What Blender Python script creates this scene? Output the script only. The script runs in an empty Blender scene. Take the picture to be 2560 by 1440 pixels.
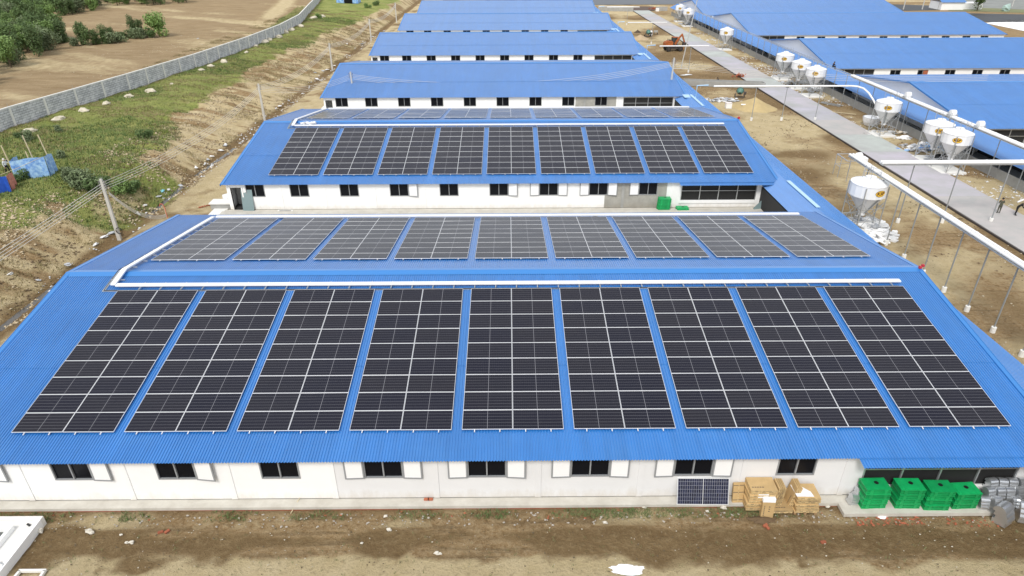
import bpy, math, random
import numpy as np
from mathutils import Vector, Matrix, noise
R = math.radians
random.seed(7); rng = np.random.default_rng(7)
SC = bpy.context.scene
COL = SC.collection

# ------------------------------------------------------------------ camera
CAM = Vector((-0.1304, -33.5205, 18.5149)); YAW, PIT, ROL, F = 0.005, 0.5043, -0.0033, 1670.95
_c, _s = math.cos(YAW), math.sin(YAW)
FW = Vector((_s*math.cos(PIT), _c*math.cos(PIT), -math.sin(PIT))); RT = Vector((_c, -_s, 0)); UP = RT.cross(FW)
R2 = RT*math.cos(ROL) + UP*math.sin(ROL); U2 = -RT*math.sin(ROL) + UP*math.cos(ROL)
cd = bpy.data.cameras.new('camera'); cam = bpy.data.objects.new('camera', cd); COL.objects.link(cam)
cam.matrix_world = Matrix(((R2.x, U2.x, -FW.x, CAM.x), (R2.y, U2.y, -FW.y, CAM.y), (R2.z, U2.z, -FW.z, CAM.z), (0, 0, 0, 1)))
cd.sensor_width = 36; cd.lens = F/2560*36; cd.clip_start = 0.2; cd.clip_end = 3000
SC.camera = cam

# ------------------------------------------------------------------ daylight: bright overcast
SUN_EL, SUN_AZ = R(50), R(200)          # azimuth clockwise from +Y (sun behind the camera, slightly left)
w = bpy.data.worlds.new('World'); SC.world = w; w.use_nodes = True
nt = w.node_tree; nt.nodes.clear()
sky = nt.nodes.new('ShaderNodeTexSky'); sky.sky_type = 'NISHITA'; sky.sun_disc = False
sky.sun_elevation = SUN_EL; sky.sun_rotation = SUN_AZ; sky.dust_density = 2.0; sky.air_density = 1.0
bg = nt.nodes.new('ShaderNodeBackground'); bg.inputs[1].default_value = 0.088
hsv = nt.nodes.new('ShaderNodeHueSaturation'); hsv.inputs['Saturation'].default_value = 0.3     # thin overcast: nearly neutral sky light
tc = nt.nodes.new('ShaderNodeTexCoord'); no = nt.nodes.new('ShaderNodeTexNoise'); no.inputs['Scale'].default_value = 2.5; no.inputs['Detail'].default_value = 5
cr = nt.nodes.new('ShaderNodeMapRange'); cr.inputs[1].default_value = .35; cr.inputs[2].default_value = .65; cr.inputs[3].default_value = .35; cr.inputs[4].default_value = .85
mx = nt.nodes.new('ShaderNodeMix'); mx.data_type = 'RGBA'
mx.inputs[7].default_value = (7.6, 7.9, 8.5, 1)      # cloud layer
out = nt.nodes.new('ShaderNodeOutputWorld')
L = nt.links.new
L(tc.outputs['Generated'], no.inputs['Vector']); L(no.outputs[0], cr.inputs[0]); L(cr.outputs[0], mx.inputs[0])
L(sky.outputs[0], hsv.inputs['Color']); L(hsv.outputs[0], mx.inputs[6]); L(mx.outputs[2], bg.inputs[0]); L(bg.outputs[0], out.inputs[0])
sd = bpy.data.lights.new('sun', 'SUN'); sd.energy = 1.5; sd.angle = R(15); sd.color = (1, .96, .9)
so = bpy.data.objects.new('sun', sd); COL.objects.link(so)
sv = Vector((math.sin(SUN_AZ)*math.cos(SUN_EL), math.cos(SUN_AZ)*math.cos(SUN_EL), math.sin(SUN_EL)))
so.rotation_euler = (-sv).to_track_quat('-Z', 'Y').to_euler()
vs = SC.view_settings; vs.view_transform = 'Standard'; vs.look = 'None'; vs.gamma = 1; vs.use_curve_mapping = False
vs.exposure = 0.72

# ------------------------------------------------------------------ frame of the place
SL = -0.01572                                   # the site falls gently away
PITCHY, SKX = 36.0987, 0.1441                   # one barn to the next
def gz(Y): return -4.72 + SL*(Y + 11.5)
XT_Y = [-60, 5, 17, 26, 39, 51, 88, 130, 182, 260, 500]
XT_X = [-39.5, -39.3, -39.6, -37.0, -38.8, -42.8, -44.4, -43.2, -38.6, -37, -37]
def bankh(x, y):
    xt = np.interp(y, XT_Y, XT_X)
    t = np.clip((-34.4 - x)/(-34.4 - xt), 0, 1)
    h = 2.0*t*t*(3 - 2*t)*.5 + 2.0*t*.5
    return h + .75*np.clip((xt - x)/5, 0, 1) + .25*np.clip((xt - 5 - x)/12, 0, 1)
def gh(x, y):                                    # terrain height
    return gz(y) + float(bankh(x, y))
def ray(px, py): return FW + R2*((px - 1280)/F) + U2*((720 - py)/F)
def at(px, py, h=0.0, flat=False):               # point h above the terrain seen in direction px,py
    d = ray(px, py); z = -5.0; q = CAM
    for _ in range(60):
        q = CAM + d*((z - CAM.z)/d.z)
        z = .5*z + .5*((gz(q.y) if flat else gh(q.x, q.y)) + h)
    return Vector((q.x, q.y, z))

# ------------------------------------------------------------------ materials
MATS = {}
def mat(name, col, rough=.7, metal=0., spec=.5, var=0., vscale=1., bump=0., bscale=8., coat=0., alpha=1., col2=None, rnd=0.):
    if name in MATS: return MATS[name]
    m = bpy.data.materials.new(name); m.use_nodes = True; n = m.node_tree; b = n.nodes['Principled BSDF']
    b.inputs['Base Color'].default_value = (*col, 1); b.inputs['Roughness'].default_value = rough
    b.inputs['Metallic'].default_value = metal; b.inputs['Specular IOR Level'].default_value = spec
    b.inputs['Coat Weight'].default_value = coat; b.inputs['Alpha'].default_value = alpha
    t = n.nodes.new('ShaderNodeTexCoord'); last = None
    if var or col2:
        x = n.nodes.new('ShaderNodeTexNoise'); x.inputs['Scale'].default_value = vscale; x.inputs['Detail'].default_value = 6; x.inputs['Roughness'].default_value = .65
        n.links.new(t.outputs['Object'], x.inputs['Vector'])
        mr = n.nodes.new('ShaderNodeMapRange'); mr.inputs[1].default_value = .3; mr.inputs[2].default_value = .7
        mr.inputs[3].default_value = 0; mr.inputs[4].default_value = 1
        n.links.new(x.outputs[0], mr.inputs[0])
        mm = n.nodes.new('ShaderNodeMix'); mm.data_type = 'RGBA'
        c2 = col2 or tuple(c*(1 - var) for c in col)
        mm.inputs[6].default_value = (*col, 1); mm.inputs[7].default_value = (*c2, 1)
        n.links.new(mr.outputs[0], mm.inputs[0]); last = mm.outputs[2]
    if rnd:
        oi = n.nodes.new('ShaderNodeObjectInfo'); mr2 = n.nodes.new('ShaderNodeMapRange'); mr2.inputs[3].default_value = 1 - rnd; mr2.inputs[4].default_value = 1 + rnd
        h = n.nodes.new('ShaderNodeHueSaturation'); n.links.new(oi.outputs['Random'], mr2.inputs[0]); n.links.new(mr2.outputs[0], h.inputs['Value'])
        if last: n.links.new(last, h.inputs['Color'])
        else: h.inputs['Color'].default_value = (*col, 1)
        last = h.outputs[0]
    if last: n.links.new(last, b.inputs['Base Color'])
    if bump:
        x = n.nodes.new('ShaderNodeTexNoise'); x.inputs['Scale'].default_value = bscale; x.inputs['Detail'].default_value = 5
        n.links.new(t.outputs['Object'], x.inputs['Vector'])
        bp = n.nodes.new('ShaderNodeBump'); bp.inputs['Strength'].default_value = bump; bp.inputs['Distance'].default_value = .05
        n.links.new(x.outputs[0], bp.inputs['Height']); n.links.new(bp.outputs[0], b.inputs['Normal'])
    MATS[name] = m; return m

BLUE = mat('blue_roof_paint', (.026, .185, .52), .40, spec=.6, var=.10, vscale=.35, bump=.04, bscale=1.2, coat=1.)
BLUE2 = mat('blue_flashing_paint', (.030, .20, .54), .38, coat=.4)
PALEBLUE = mat('pale_blue_pvc', (.42, .62, .80), .5)
WHITE = mat('white_wall_paint', (.90, .90, .89), .8, var=.05, vscale=.8)
WHITE2 = mat('grey_white_wall_paint', (.76, .76, .76), .85, var=.06, vscale=.6)
GREYW = mat('bare_cement_render', (.42, .41, .37), .9, var=.3, vscale=1.3, bump=.2)
CONC = mat('walkway_concrete', (.60, .575, .51), .9, col2=(.46, .43, .37), vscale=1.1, bump=.2)
CONC2 = mat('grey_concrete', (.40, .40, .38), .9, var=.25, vscale=1.5, bump=.2)
CONC3 = mat('pale_concrete', (.80, .79, .75), .9, var=.12, vscale=2.)
BRICK = mat('red_brick', (.42, .13, .065), .9, var=.3, vscale=6, rnd=.2)
BLACK = mat('opening_shade_black', (.006, .006, .007), .35, spec=.3)
NET = mat('black_net', (.018, .018, .018), .8, var=.3, vscale=4)
DARK = mat('interior_shade_paint', (.03, .03, .03), .9)  # indoor shade put into the colour of barn floors and corridor inner walls
ALU = mat('aluminium_frame', (.78, .79, .80), .38, metal=.25)
GREYF = mat('grey_window_frame', (.28, .29, .30), .5)
GALV = mat('galvanised_steel', (.55, .57, .58), .35, metal=.6, var=.15, vscale=3)
GALVP = mat('galvanised_post', (.34, .36, .37), .45, metal=.3)
SILO = mat('silo_white', (.84, .85, .86), .35, var=.03, vscale=2)
SILOSH = mat('silo_white_shaded', (.80, .81, .82), .4, var=.05, vscale=2)  # underside shade of the cone put into a greyer white; bands, couplings share it
PVC = mat('white_pvc', (.84, .84, .83), .4)
GREEN = mat('green_plastic', (.008, .42, .12), .42, var=.30, vscale=3, rnd=.18)
GREEND = mat('green_plastic_shaded', (.004, .20, .06), .5)  # crate core behind the slats: shade of the gaps put into the green
CARD = mat('cardboard', (.54, .37, .17), .85, var=.2, vscale=3, rnd=.22)
CARDE = mat('cardboard_edge', (.66, .50, .25), .9, col2=(.26, .18, .09), vscale=11, rnd=.3)
PRINT = mat('carton_print', (.10, .08, .06), .9)
PAPER = mat('white_paper', (.85, .85, .85), .8)
WOOD = mat('pallet_wood', (.42, .26, .13), .9, var=.3, vscale=6)
BAMBOO = mat('bare_timber', (.68, .58, .38), .8, var=.2, vscale=4)
TARP = mat('blue_tarpaulin', (.03, .17, .60), .45, col2=(.50, .74, .92), vscale=2.2, bump=.5, bscale=3)
TARPR = mat('faded_red_tarpaulin', (.62, .25, .19), .7, var=.3, vscale=3)
POLEC = mat('pole_concrete', (.55, .54, .50), .85, var=.15, vscale=3)
WIRE = mat('pale_wire', (.62, .60, .55), .5)
WIREB = mat('black_cable', (.02, .02, .02), .6)
INSUL = mat('insulator', (.12, .10, .10), .4)
YEL = mat('logo_yellow', (.88, .55, .06), .5)
BRN = mat('logo_brown', (.10, .03, .008), .6)
ORANGE = mat('excavator_orange', (.52, .15, .04), .5, var=.45, vscale=2.5)
TYRE = mat('tyre_rubber', (.03, .028, .028), .85)
DKMET = mat('dark_greasy_metal', (.06, .05, .045), .6)
GLASSD = mat('cab_glass', (.05, .07, .07), .1)
MIXG = mat('mixer_green', (.10, .24, .20), .5, var=.3, vscale=4)
ROCK = mat('pale_sand_rock', (.66, .60, .47), .95, var=.25, vscale=1.5, bump=.6, bscale=3)
SANDM = mat('builders_sand', (.52, .40, .20), .95, var=.2, vscale=.9, bump=.5, bscale=4)
SACK = mat('white_sack', (.80, .80, .79), .6, var=.2, vscale=1.5, bump=.5, bscale=4)
SACKG = mat('grey_sack', (.50, .52, .55), .6, var=.3, vscale=2, bump=.5, bscale=4)
BLKP = mat('black_plastic', (.012, .012, .014), .45)
DOORG = mat('grey_green_steel_door', (.22, .30, .31), .45, var=.08, vscale=1)
SKIN = mat('skin', (.32, .19, .12), .6); HAIR = mat('hair', (.012, .01, .01), .6)
BARK = mat('bark', (.10, .075, .05), .95)
WATER = mat('ditch_water', (.10, .09, .075), .12, var=.4, vscale=.8)
REDP = mat('red_plastic', (.50, .03, .04), .5)
BLKW = mat('block_wall', (.40, .42, .45), .9)

def dirty(m, zlo, zhi, colr, amt):
    n = m.node_tree; b = n.nodes['Principled BSDF']; src = b.inputs['Base Color'].links[0].from_socket; t = n.nodes.new('ShaderNodeTexCoord')
    sp = n.nodes.new('ShaderNodeSeparateXYZ'); n.links.new(t.outputs['Object'], sp.inputs[0])
    mp = n.nodes.new('ShaderNodeMapping'); mp.inputs['Scale'].default_value = (1.6, 1.6, .45); n.links.new(t.outputs['Object'], mp.inputs[0])
    no = n.nodes.new('ShaderNodeTexNoise'); no.inputs['Scale'].default_value = 1.4; no.inputs['Detail'].default_value = 8; no.inputs['Roughness'].default_value = .7; n.links.new(mp.outputs[0], no.inputs['Vector'])
    mr = n.nodes.new('ShaderNodeMapRange'); mr.inputs[1].default_value = zlo; mr.inputs[2].default_value = zhi; mr.inputs[3].default_value = .42; mr.inputs[4].default_value = -.12; n.links.new(sp.outputs[2], mr.inputs[0])
    ad = n.nodes.new('ShaderNodeMath'); ad.operation = 'ADD'; n.links.new(no.outputs[0], ad.inputs[0]); n.links.new(mr.outputs[0], ad.inputs[1])
    m2 = n.nodes.new('ShaderNodeMapRange'); m2.inputs[1].default_value = .55; m2.inputs[2].default_value = .95; m2.inputs[4].default_value = amt; n.links.new(ad.outputs[0], m2.inputs[0])
    mx_ = n.nodes.new('ShaderNodeMix'); mx_.data_type = 'RGBA'; n.links.new(m2.outputs[0], mx_.inputs[0]); n.links.new(src, mx_.inputs[6]); mx_.inputs[7].default_value = (*colr, 1); n.links.new(mx_.outputs[2], b.inputs['Base Color'])
dirty(WHITE, -4.5, -3.9, (.60, .55, .46), .5); dirty(WHITE2, -4.5, -3.8, (.55, .50, .42), .6); dirty(GREYW, -4.5, -3.8, (.30, .27, .22), .6)
def streaks(m):
    n = m.node_tree; b = n.nodes['Principled BSDF']; src = b.inputs['Base Color'].links[0].from_socket; t = n.nodes.new('ShaderNodeTexCoord')
    b.inputs['Coat Roughness'].default_value = .28
    mp = n.nodes.new('ShaderNodeMapping'); mp.inputs['Scale'].default_value = (3.5, .22, 1); n.links.new(t.outputs['Object'], mp.inputs[0])
    no = n.nodes.new('ShaderNodeTexNoise'); no.inputs['Scale'].default_value = 1.; no.inputs['Detail'].default_value = 5; n.links.new(mp.outputs[0], no.inputs['Vector'])
    sp = n.nodes.new('ShaderNodeSeparateXYZ'); n.links.new(t.outputs['Object'], sp.inputs[0])
    fl = n.nodes.new('ShaderNodeMath'); fl.operation = 'FLOOR'; n.links.new(sp.outputs[0], fl.inputs[0]); wn = n.nodes.new('ShaderNodeTexWhiteNoise'); wn.noise_dimensions = '1D'; n.links.new(fl.outputs[0], wn.inputs['W'])
    ad = n.nodes.new('ShaderNodeMath'); ad.operation = 'MULTIPLY_ADD'; n.links.new(wn.outputs[0], ad.inputs[0]); ad.inputs[1].default_value = .22; n.links.new(no.outputs[0], ad.inputs[2])
    mr = n.nodes.new('ShaderNodeMapRange'); mr.inputs[1].default_value = .3; mr.inputs[2].default_value = .95; mr.inputs[3].default_value = .90; mr.inputs[4].default_value = 1.13; n.links.new(ad.outputs[0], mr.inputs[0])
    h = n.nodes.new('ShaderNodeHueSaturation'); n.links.new(src, h.inputs['Color']); n.links.new(mr.outputs[0], h.inputs['Value'])
    # pale dust settled in blotches
    n2 = n.nodes.new('ShaderNodeTexNoise'); n2.inputs['Scale'].default_value = .5; n2.inputs['Detail'].default_value = 8; n2.inputs['Roughness'].default_value = .7; n.links.new(t.outputs['Object'], n2.inputs['Vector'])
    m3 = n.nodes.new('ShaderNodeMapRange'); m3.inputs[1].default_value = .5; m3.inputs[2].default_value = .8; m3.inputs[4].default_value = .12; n.links.new(n2.outputs[0], m3.inputs[0])
    mx_ = n.nodes.new('ShaderNodeMix'); mx_.data_type = 'RGBA'; n.links.new(m3.outputs[0], mx_.inputs[0]); n.links.new(h.outputs[0], mx_.inputs[6]); mx_.inputs[7].default_value = (.16, .36, .58, 1)
    n.links.new(mx_.outputs[2], b.inputs['Base Color'])
streaks(BLUE)
def wall_mat():
    m = BLKW; n = m.node_tree; b = n.nodes['Principled BSDF']; t = n.nodes.new('ShaderNodeTexCoord')
    no = n.nodes.new('ShaderNodeTexNoise'); no.inputs['Scale'].default_value = .7; no.inputs['Detail'].default_value = 7
    no2 = n.nodes.new('ShaderNodeTexNoise'); no2.inputs['Scale'].default_value = 5; no2.inputs['Detail'].default_value = 3
    n.links.new(t.outputs['Object'], no.inputs['Vector']); n.links.new(t.outputs['Object'], no2.inputs['Vector'])
    ad = n.nodes.new('ShaderNodeMath'); ad.operation = 'ADD'; n.links.new(no.outputs[0], ad.inputs[0]); n.links.new(no2.outputs[0], ad.inputs[1])
    r = n.nodes.new('ShaderNodeValToRGB'); r.color_ramp.elements[0].position = .35; r.color_ramp.elements[0].color = (.20, .22, .24, 1)
    r.color_ramp.elements[1].position = .68; r.color_ramp.elements[1].color = (.50, .52, .55, 1)
    hf = n.nodes.new('ShaderNodeMath'); hf.operation = 'MULTIPLY'; hf.inputs[1].default_value = .5
    n.links.new(ad.outputs[0], hf.inputs[0]); n.links.new(hf.outputs[0], r.inputs[0]); n.links.new(r.outputs[0], b.inputs['Base Color'])
wall_mat()

def pv_mat():
    """PV glass: printed grid of half cells (object space), glossy front sheet"""
    m = bpy.data.materials.new('solar_cells'); m.use_nodes = True; n = m.node_tree; b = n.nodes['Principled BSDF']
    t = n.nodes.new('ShaderNodeTexCoord'); sp = n.nodes.new('ShaderNodeSeparateXYZ'); n.links.new(t.outputs['Object'], sp.inputs[0])
    def M(op, a, bb=None, c=None):
        x = n.nodes.new('ShaderNodeMath'); x.operation = op
        for i, v in enumerate((a, bb, c)):
            if v is None: continue
            if isinstance(v, (int, float)): x.inputs[i].default_value = v
            else: n.links.new(v, x.inputs[i])
        return x.outputs[0]
    def line(coord, period, width, off=0.):
        f = M('FRACT', M('ADD', M('DIVIDE', coord, period), 100.5 + off))
        d = M('ABSOLUTE', M('SUBTRACT', f, .5))
        return M('LESS_THAN', d, width/period/2)
    gx = line(sp.outputs[0], .0922, .004); gy = line(sp.outputs[1], .1835, .010)
    bus = line(sp.outputs[1], .0183, .0012)
    mid = M('LESS_THAN', M('ABSOLUTE', sp.outputs[0]), .0085)
    w1 = M('MULTIPLY', gx, .07); w2 = M('MULTIPLY', gy, .24); w3 = M('MULTIPLY', bus, .05)
    tot = M('MAXIMUM', M('MAXIMUM', w1, w2), M('MAXIMUM', w3, M('MULTIPLY', mid, .38)))
    oi = n.nodes.new('ShaderNodeObjectInfo')
    no = n.nodes.new('ShaderNodeTexNoise'); no.inputs['Scale'].default_value = 1.3; no.inputs['Detail'].default_value = 3
    n.links.new(t.outputs['Object'], no.inputs['Vector'])
    base = n.nodes.new('ShaderNodeMix'); base.data_type = 'RGBA'
    base.inputs[6].default_value = (.006, .007, .018, 1); base.inputs[7].default_value = (.016, .015, .020, 1)
    n.links.new(M('MULTIPLY', M('ADD', oi.outputs['Random'], no.outputs[0]), .5), base.inputs[0])
    mix = n.nodes.new('ShaderNodeMix'); mix.data_type = 'RGBA'; mix.inputs[7].default_value = (.62, .62, .66, 1)
    n.links.new(tot, mix.inputs[0]); n.links.new(base.outputs[2], mix.inputs[6]); n.links.new(mix.outputs[2], b.inputs['Base Color'])
    b.inputs['Roughness'].default_value = .16; b.inputs['IOR'].default_value = 1.28; b.inputs['Specular IOR Level'].default_value = .5
    wv = n.nodes.new('ShaderNodeTexNoise'); wv.inputs['Scale'].default_value = 1.0; wv.inputs['Detail'].default_value = 1
    ad = n.nodes.new('ShaderNodeVectorMath'); ad.operation = 'ADD'; n.links.new(t.outputs['Object'], ad.inputs[0]); n.links.new(oi.outputs['Location'], ad.inputs[1])
    n.links.new(ad.outputs[0], wv.inputs['Vector'])
    bp = n.nodes.new('ShaderNodeBump'); bp.inputs['Strength'].default_value = .12; bp.inputs['Distance'].default_value = .08
    n.links.new(wv.outputs[0], bp.inputs['Height']); n.links.new(bp.outputs[0], b.inputs['Normal'])
    return m
PV = pv_mat()

# ------------------------------------------------------------------ mesh helpers
class MB:
    def __init__(s): s.v = []; s.f = []; s.m = []; s.mats = []
    def mi(s, m):
        if m not in s.mats: s.mats.append(m)
        return s.mats.index(m)
    def add(s, vs_, fs, m):
        o = len(s.v); s.v += [tuple(v) for v in vs_]; k = s.mi(m)
        s.f += [tuple(o + i for i in f) for f in fs]; s.m += [k]*len(fs); return s
    def box(s, x0, x1, y0, y1, z0, z1, m, M=None):
        vs_ = [Vector(p) for p in ((x0, y0, z0), (x1, y0, z0), (x1, y1, z0), (x0, y1, z0), (x0, y0, z1), (x1, y0, z1), (x1, y1, z1), (x0, y1, z1))]
        if M is not None: vs_ = [M @ v for v in vs_]
        return s.add(vs_, [(0, 3, 2, 1), (4, 5, 6, 7), (0, 1, 5, 4), (1, 2, 6, 5), (2, 3, 7, 6), (3, 0, 4, 7)], m)
    def beam(s, a, b, w, h, m):
        a = Vector(a); b = Vector(b); d = (b - a); Ln = d.length; d.normalize()
        u = Vector((0, 0, 1)) if abs(d.z) < .95 else Vector((1, 0, 0))
        x = d.cross(u).normalized(); y = x.cross(d)
        vs_ = [p + x*sx*w/2 + y*sy*h/2 for p in (a, b) for sx, sy in ((-1, -1), (1, -1), (1, 1), (-1, 1))]
        return s.add(vs_, [(0, 1, 2, 3), (7, 6, 5, 4), (0, 4, 5, 1), (1, 5, 6, 2), (2, 6, 7, 3), (3, 7, 4, 0)], m)
    def tube(s, pts, r, m, n=8, cap=True, r2=None):
        pts = [Vector(p) for p in pts]; vs_ = []; K = len(pts)
        px = None
        for i, p in enumerate(pts):
            d = (pts[min(i+1, K-1)] - pts[max(i-1, 0)]).normalized()
            u = Vector((0, 0, 1)) if abs(d.z) < .95 else Vector((1, 0, 0))
            x = d.cross(u).normalized(); y = x.cross(d)
            rr = r if r2 is None else r + (r2 - r)*i/(K-1)
            if isinstance(r, (list, tuple)): rr = r[i]
            for k in range(n):
                a = 2*math.pi*k/n; vs_.append(p + x*math.cos(a)*rr + y*math.sin(a)*rr)
        fs = [(i*n + k, i*n + (k+1) % n, (i+1)*n + (k+1) % n, (i+1)*n + k) for i in range(K-1) for k in range(n)]
        if cap: fs += [tuple(range(n))[::-1], tuple((K-1)*n + k for k in range(n))]
        return s.add(vs_, fs, m)
    def lathe(s, prof, m, n=24, c=(0, 0, 0), cap=True, ax='z'):
        vs_ = []
        for (r, z) in prof:
            for k in range(n):
                a = 2*math.pi*k/n
                p = (r*math.cos(a), r*math.sin(a), z) if ax == 'z' else ((r*math.cos(a), z, r*math.sin(a)) if ax == 'y' else (z, r*math.cos(a), r*math.sin(a)))
                vs_.append((c[0]+p[0], c[1]+p[1], c[2]+p[2]))
        K = len(prof)
        fs = [(i*n + k, i*n + (k+1) % n, (i+1)*n + (k+1) % n, (i+1)*n + k) for i in range(K-1) for k in range(n)]
        if cap: fs += [tuple(range(n))[::-1], tuple((K-1)*n + k for k in range(n))]
        return s.add(vs_, fs, m)
    def mesh(s, name, smooth=False):
        me = bpy.data.meshes.new(name); me.from_pydata(s.v, [], s.f)
        for m in s.mats: me.materials.append(m)
        me.polygons.foreach_set('material_index', s.m)
        if smooth: me.polygons.foreach_set('use_smooth', [True]*len(s.f))
        me.update(); return me
    def build(s, name, parent=None, loc=None, rot=None, smooth=False, **tags):
        return link(name, s.mesh(name, smooth), parent, loc, rot, **tags)
def tag(o, label=None, category=None, group=None, kind=None):
    if label: o['label'] = label
    if category: o['category'] = category
    if group: o['group'] = group
    if kind: o['kind'] = kind
    return o
def link(name, me, parent=None, loc=None, rot=None, **tags):
    o = bpy.data.objects.new(name, me); COL.objects.link(o)
    if parent: o.parent = parent
    if loc is not None: o.location = loc
    if rot is not None: o.rotation_euler = rot
    return tag(o, **tags)
def thing(name, loc, label, cat, group=None, rz=0., rot=None):
    o = bpy.data.objects.new(name, None); COL.objects.link(o); o.location = loc; o.rotation_euler = rot or (0, 0, rz)
    o.empty_display_size = .3
    return tag(o, label, cat, group)
def copy_thing(root, loc, rz=None, label=None, scale=None):
    r = root.copy(); COL.objects.link(r); r.location = loc
    if rz is not None: r.rotation_euler = (0, 0, rz)
    if scale: r.scale = scale if hasattr(scale, '__len__') else (scale,)*3
    if label: r['label'] = label
    for ch in list(root.children):
        c = ch.copy(); COL.objects.link(c); c.parent = r
        for g in list(ch.children):
            d = g.copy(); COL.objects.link(d); d.parent = c
    return r
def blob(mb, c, r, m, n=10, k=6, amp=.25, seed=0, flat=0.):
    """uneven lump"""
    vs_ = []; c = Vector(c)
    for i in range(k+1):
        th = math.pi*i/k
        for j in range(n):
            ph = 2*math.pi*j/n
            d = Vector((math.sin(th)*math.cos(ph), math.sin(th)*math.sin(ph), math.cos(th)))
            q = 1 + amp*noise.noise(d*1.7 + Vector((seed*3.1, seed*1.7, 0)))*1.6
            p = Vector((d.x*r[0]*q, d.y*r[1]*q, d.z*r[2]*q))
            if flat and p.z < -r[2]*flat: p.z = -r[2]*flat
            vs_.append(c + p)
    fs = [(i*n + j, (i+1)*n + j, (i+1)*n + (j+1) % n, i*n + (j+1) % n) for i in range(k) for j in range(n)]
    return mb.add(vs_, fs, m)

# ------------------------------------------------------------------ terrain (one sheet to beyond everything seen)
WALLP = [(-60.0, 20), (-58.6, 38), (-58.3, 42.5), (-55.95, 45.7), (-55.57, 55.8), (-54.83, 66.0), (-52.9, 83.6), (-51.4, 105.9), (-51.1, 125.5), (-52.2, 145.7), (-61.2, 200.0), (-70, 250), (-78, 300)]
WALLP = [(-60.6, 10.0), (-58.2, 45.0), (-55.2, 66.0), (-53.0, 84.0), (-51.4, 106.0), (-51.0, 126.0), (-52.2, 146.0), (-61.2, 200.0), (-71.0, 250.0), (-81, 300)]
def wall_x(y): return np.interp(y, [p[1] for p in WALLP], [p[0] for p in WALLP])
def vnoise(x, y, seed=0):
    """cheap value noise on arrays"""
    xi = np.floor(x).astype(int); yi = np.floor(y).astype(int); fx = x - xi; fy = y - yi
    fx = fx*fx*(3-2*fx); fy = fy*fy*(3-2*fy)
    def hsh(a, b):
        h = (a*374761393 + b*668265263 + seed*1442695041) & 0xffffffff
        h = ((h ^ (h >> 13))*1274126177) & 0xffffffff
        return ((h ^ (h >> 16)) & 0xffff)/65535.
    return (hsh(xi, yi)*(1-fx) + hsh(xi+1, yi)*fx)*(1-fy) + (hsh(xi, yi+1)*(1-fx) + hsh(xi+1, yi+1)*fx)*fy
def fbm(x, y, s, o=4, seed=0):
    v = 0; a = .5; t = 0
    for i in range(o): v = v + a*vnoise(x/s*2**i, y/s*2**i, seed+i); t += a; a *= .55
    return v/t
def axis(parts):
    o = []
    for a, b, d in parts: o += list(np.arange(a, b, d))
    return np.array(o + [parts[-1][1]])
gx_ = axis([(-420, -140, 14), (-140, -66, 1.6), (-66, -26, .38), (-26, 30, .45), (30, 52, .5), (52, 120, 3), (120, 500, 12)])
gy_ = axis([(-60, -18, 1.5), (-18, -11, .22), (-11, 70, .45), (70, 150, .9), (150, 260, 2.0), (260, 700, 20)])
# finer rows in front of the first barn
X, Y = np.meshgrid(gx_, gy_)
Z = gz(Y) + bankh(X, Y)
xt = np.interp(Y, XT_Y, XT_X)
onbank = np.clip((-34.6 - X)/2, 0, 1)*np.clip((X - (xt - 3))/3, 0, 1)
# erosion gullies running down the face
Z += onbank*(.55*(vnoise(X*.15, Y*1.1, 3) - .5) + .35*(vnoise(X*.4, Y*2.0, 4) - .5))
Z += np.clip((-37 - X)/4, 0, 1)*(.5*(fbm(X, Y, 4.5, 4, 9) - .5) + .22*(fbm(X, Y, 1.2, 2, 19) - .5))
Z += ((X > -33) & (X < 60))*(.10*(fbm(X, Y, 2.2, 3, 11) - .5) - .04)
Z -= .34*np.exp(-((X + 33.75 + .25*np.sin(Y*.23))/.62)**2)                       # drain ditch
wx = wall_x(Y)
fld = np.clip((wx - 1.5 - X)/3, 0, 1)
Z += fld*(.5*(fbm(X, Y, 18, 3, 5) - .5))
# zones  R grass  G pale sand  B dark mud  A(field brown)
fn = fbm(X, Y, 6, 4, 21); f2 = fbm(X, Y, 2.0, 3, 31); f3 = fbm(X, Y, 14, 3, 41)
grass = np.clip((xt + 1.0 - X)/2.5 + (fn - .5)*3.6, 0, 1)*(X > wx + .2)*np.clip(1.05 - .0*Y, 0, 1)
gpatch = np.exp(-(((X + 36.2)/3.0)**2 + ((Y - 26.5)/6.5)**2)); grass = np.maximum(grass, np.clip(gpatch*3.2 - .3 + (f2-.5), 0, 1))
bare = np.clip((fn - .60)*7, 0, 1)*.55*np.clip((X - xt + 9)/9, 0, 1); grass = grass*(1 - bare)
sand = np.zeros_like(X); mud = np.zeros_like(X); fieldm = np.zeros_like(X)
face = (X > xt - 1.5) & (X < -34.2)
sand = np.where(face, np.clip(.70 + (vnoise(X*.35, Y*1.6, 3) - .5)*1.7 + (vnoise(X*.6, Y*3.1, 8) - .5)*.9 + (fn-.5)*1.6, 0, 1), sand)
sand = np.where(X < wx - .5, np.clip(.22 + (fbm(X*.5 + Y*.8, Y*.18 - X*.10, 6, 5, 51) - .5)*3.2, 0, 1)*.8, sand)
fieldm = np.where(X < wx - .3, 1., 0.)
edge = np.exp(-((X - wx + 4.0)/2.2)**2)*np.clip((Y - 62)/10, 0, 1)*np.clip((190-Y)/20, 0, 1)
grass = np.maximum(grass, edge*.9*(X < wx))
track = np.exp(-((X - (wx - 6.5 - .02*Y))/3.2)**2)*np.clip((Y - 140)/25, 0, 1); sand = np.maximum(sand, track)
fieldm *= 1 - np.clip(track*1.5, 0, 1)
sand = np.where((X > -33) & (X < -25.5), np.clip(.75 + (f2 - .5)*1.8, 0, 1), sand)
mud = np.maximum(mud, np.exp(-((X + 33.7)/1.0)**2)*1.1)
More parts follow.
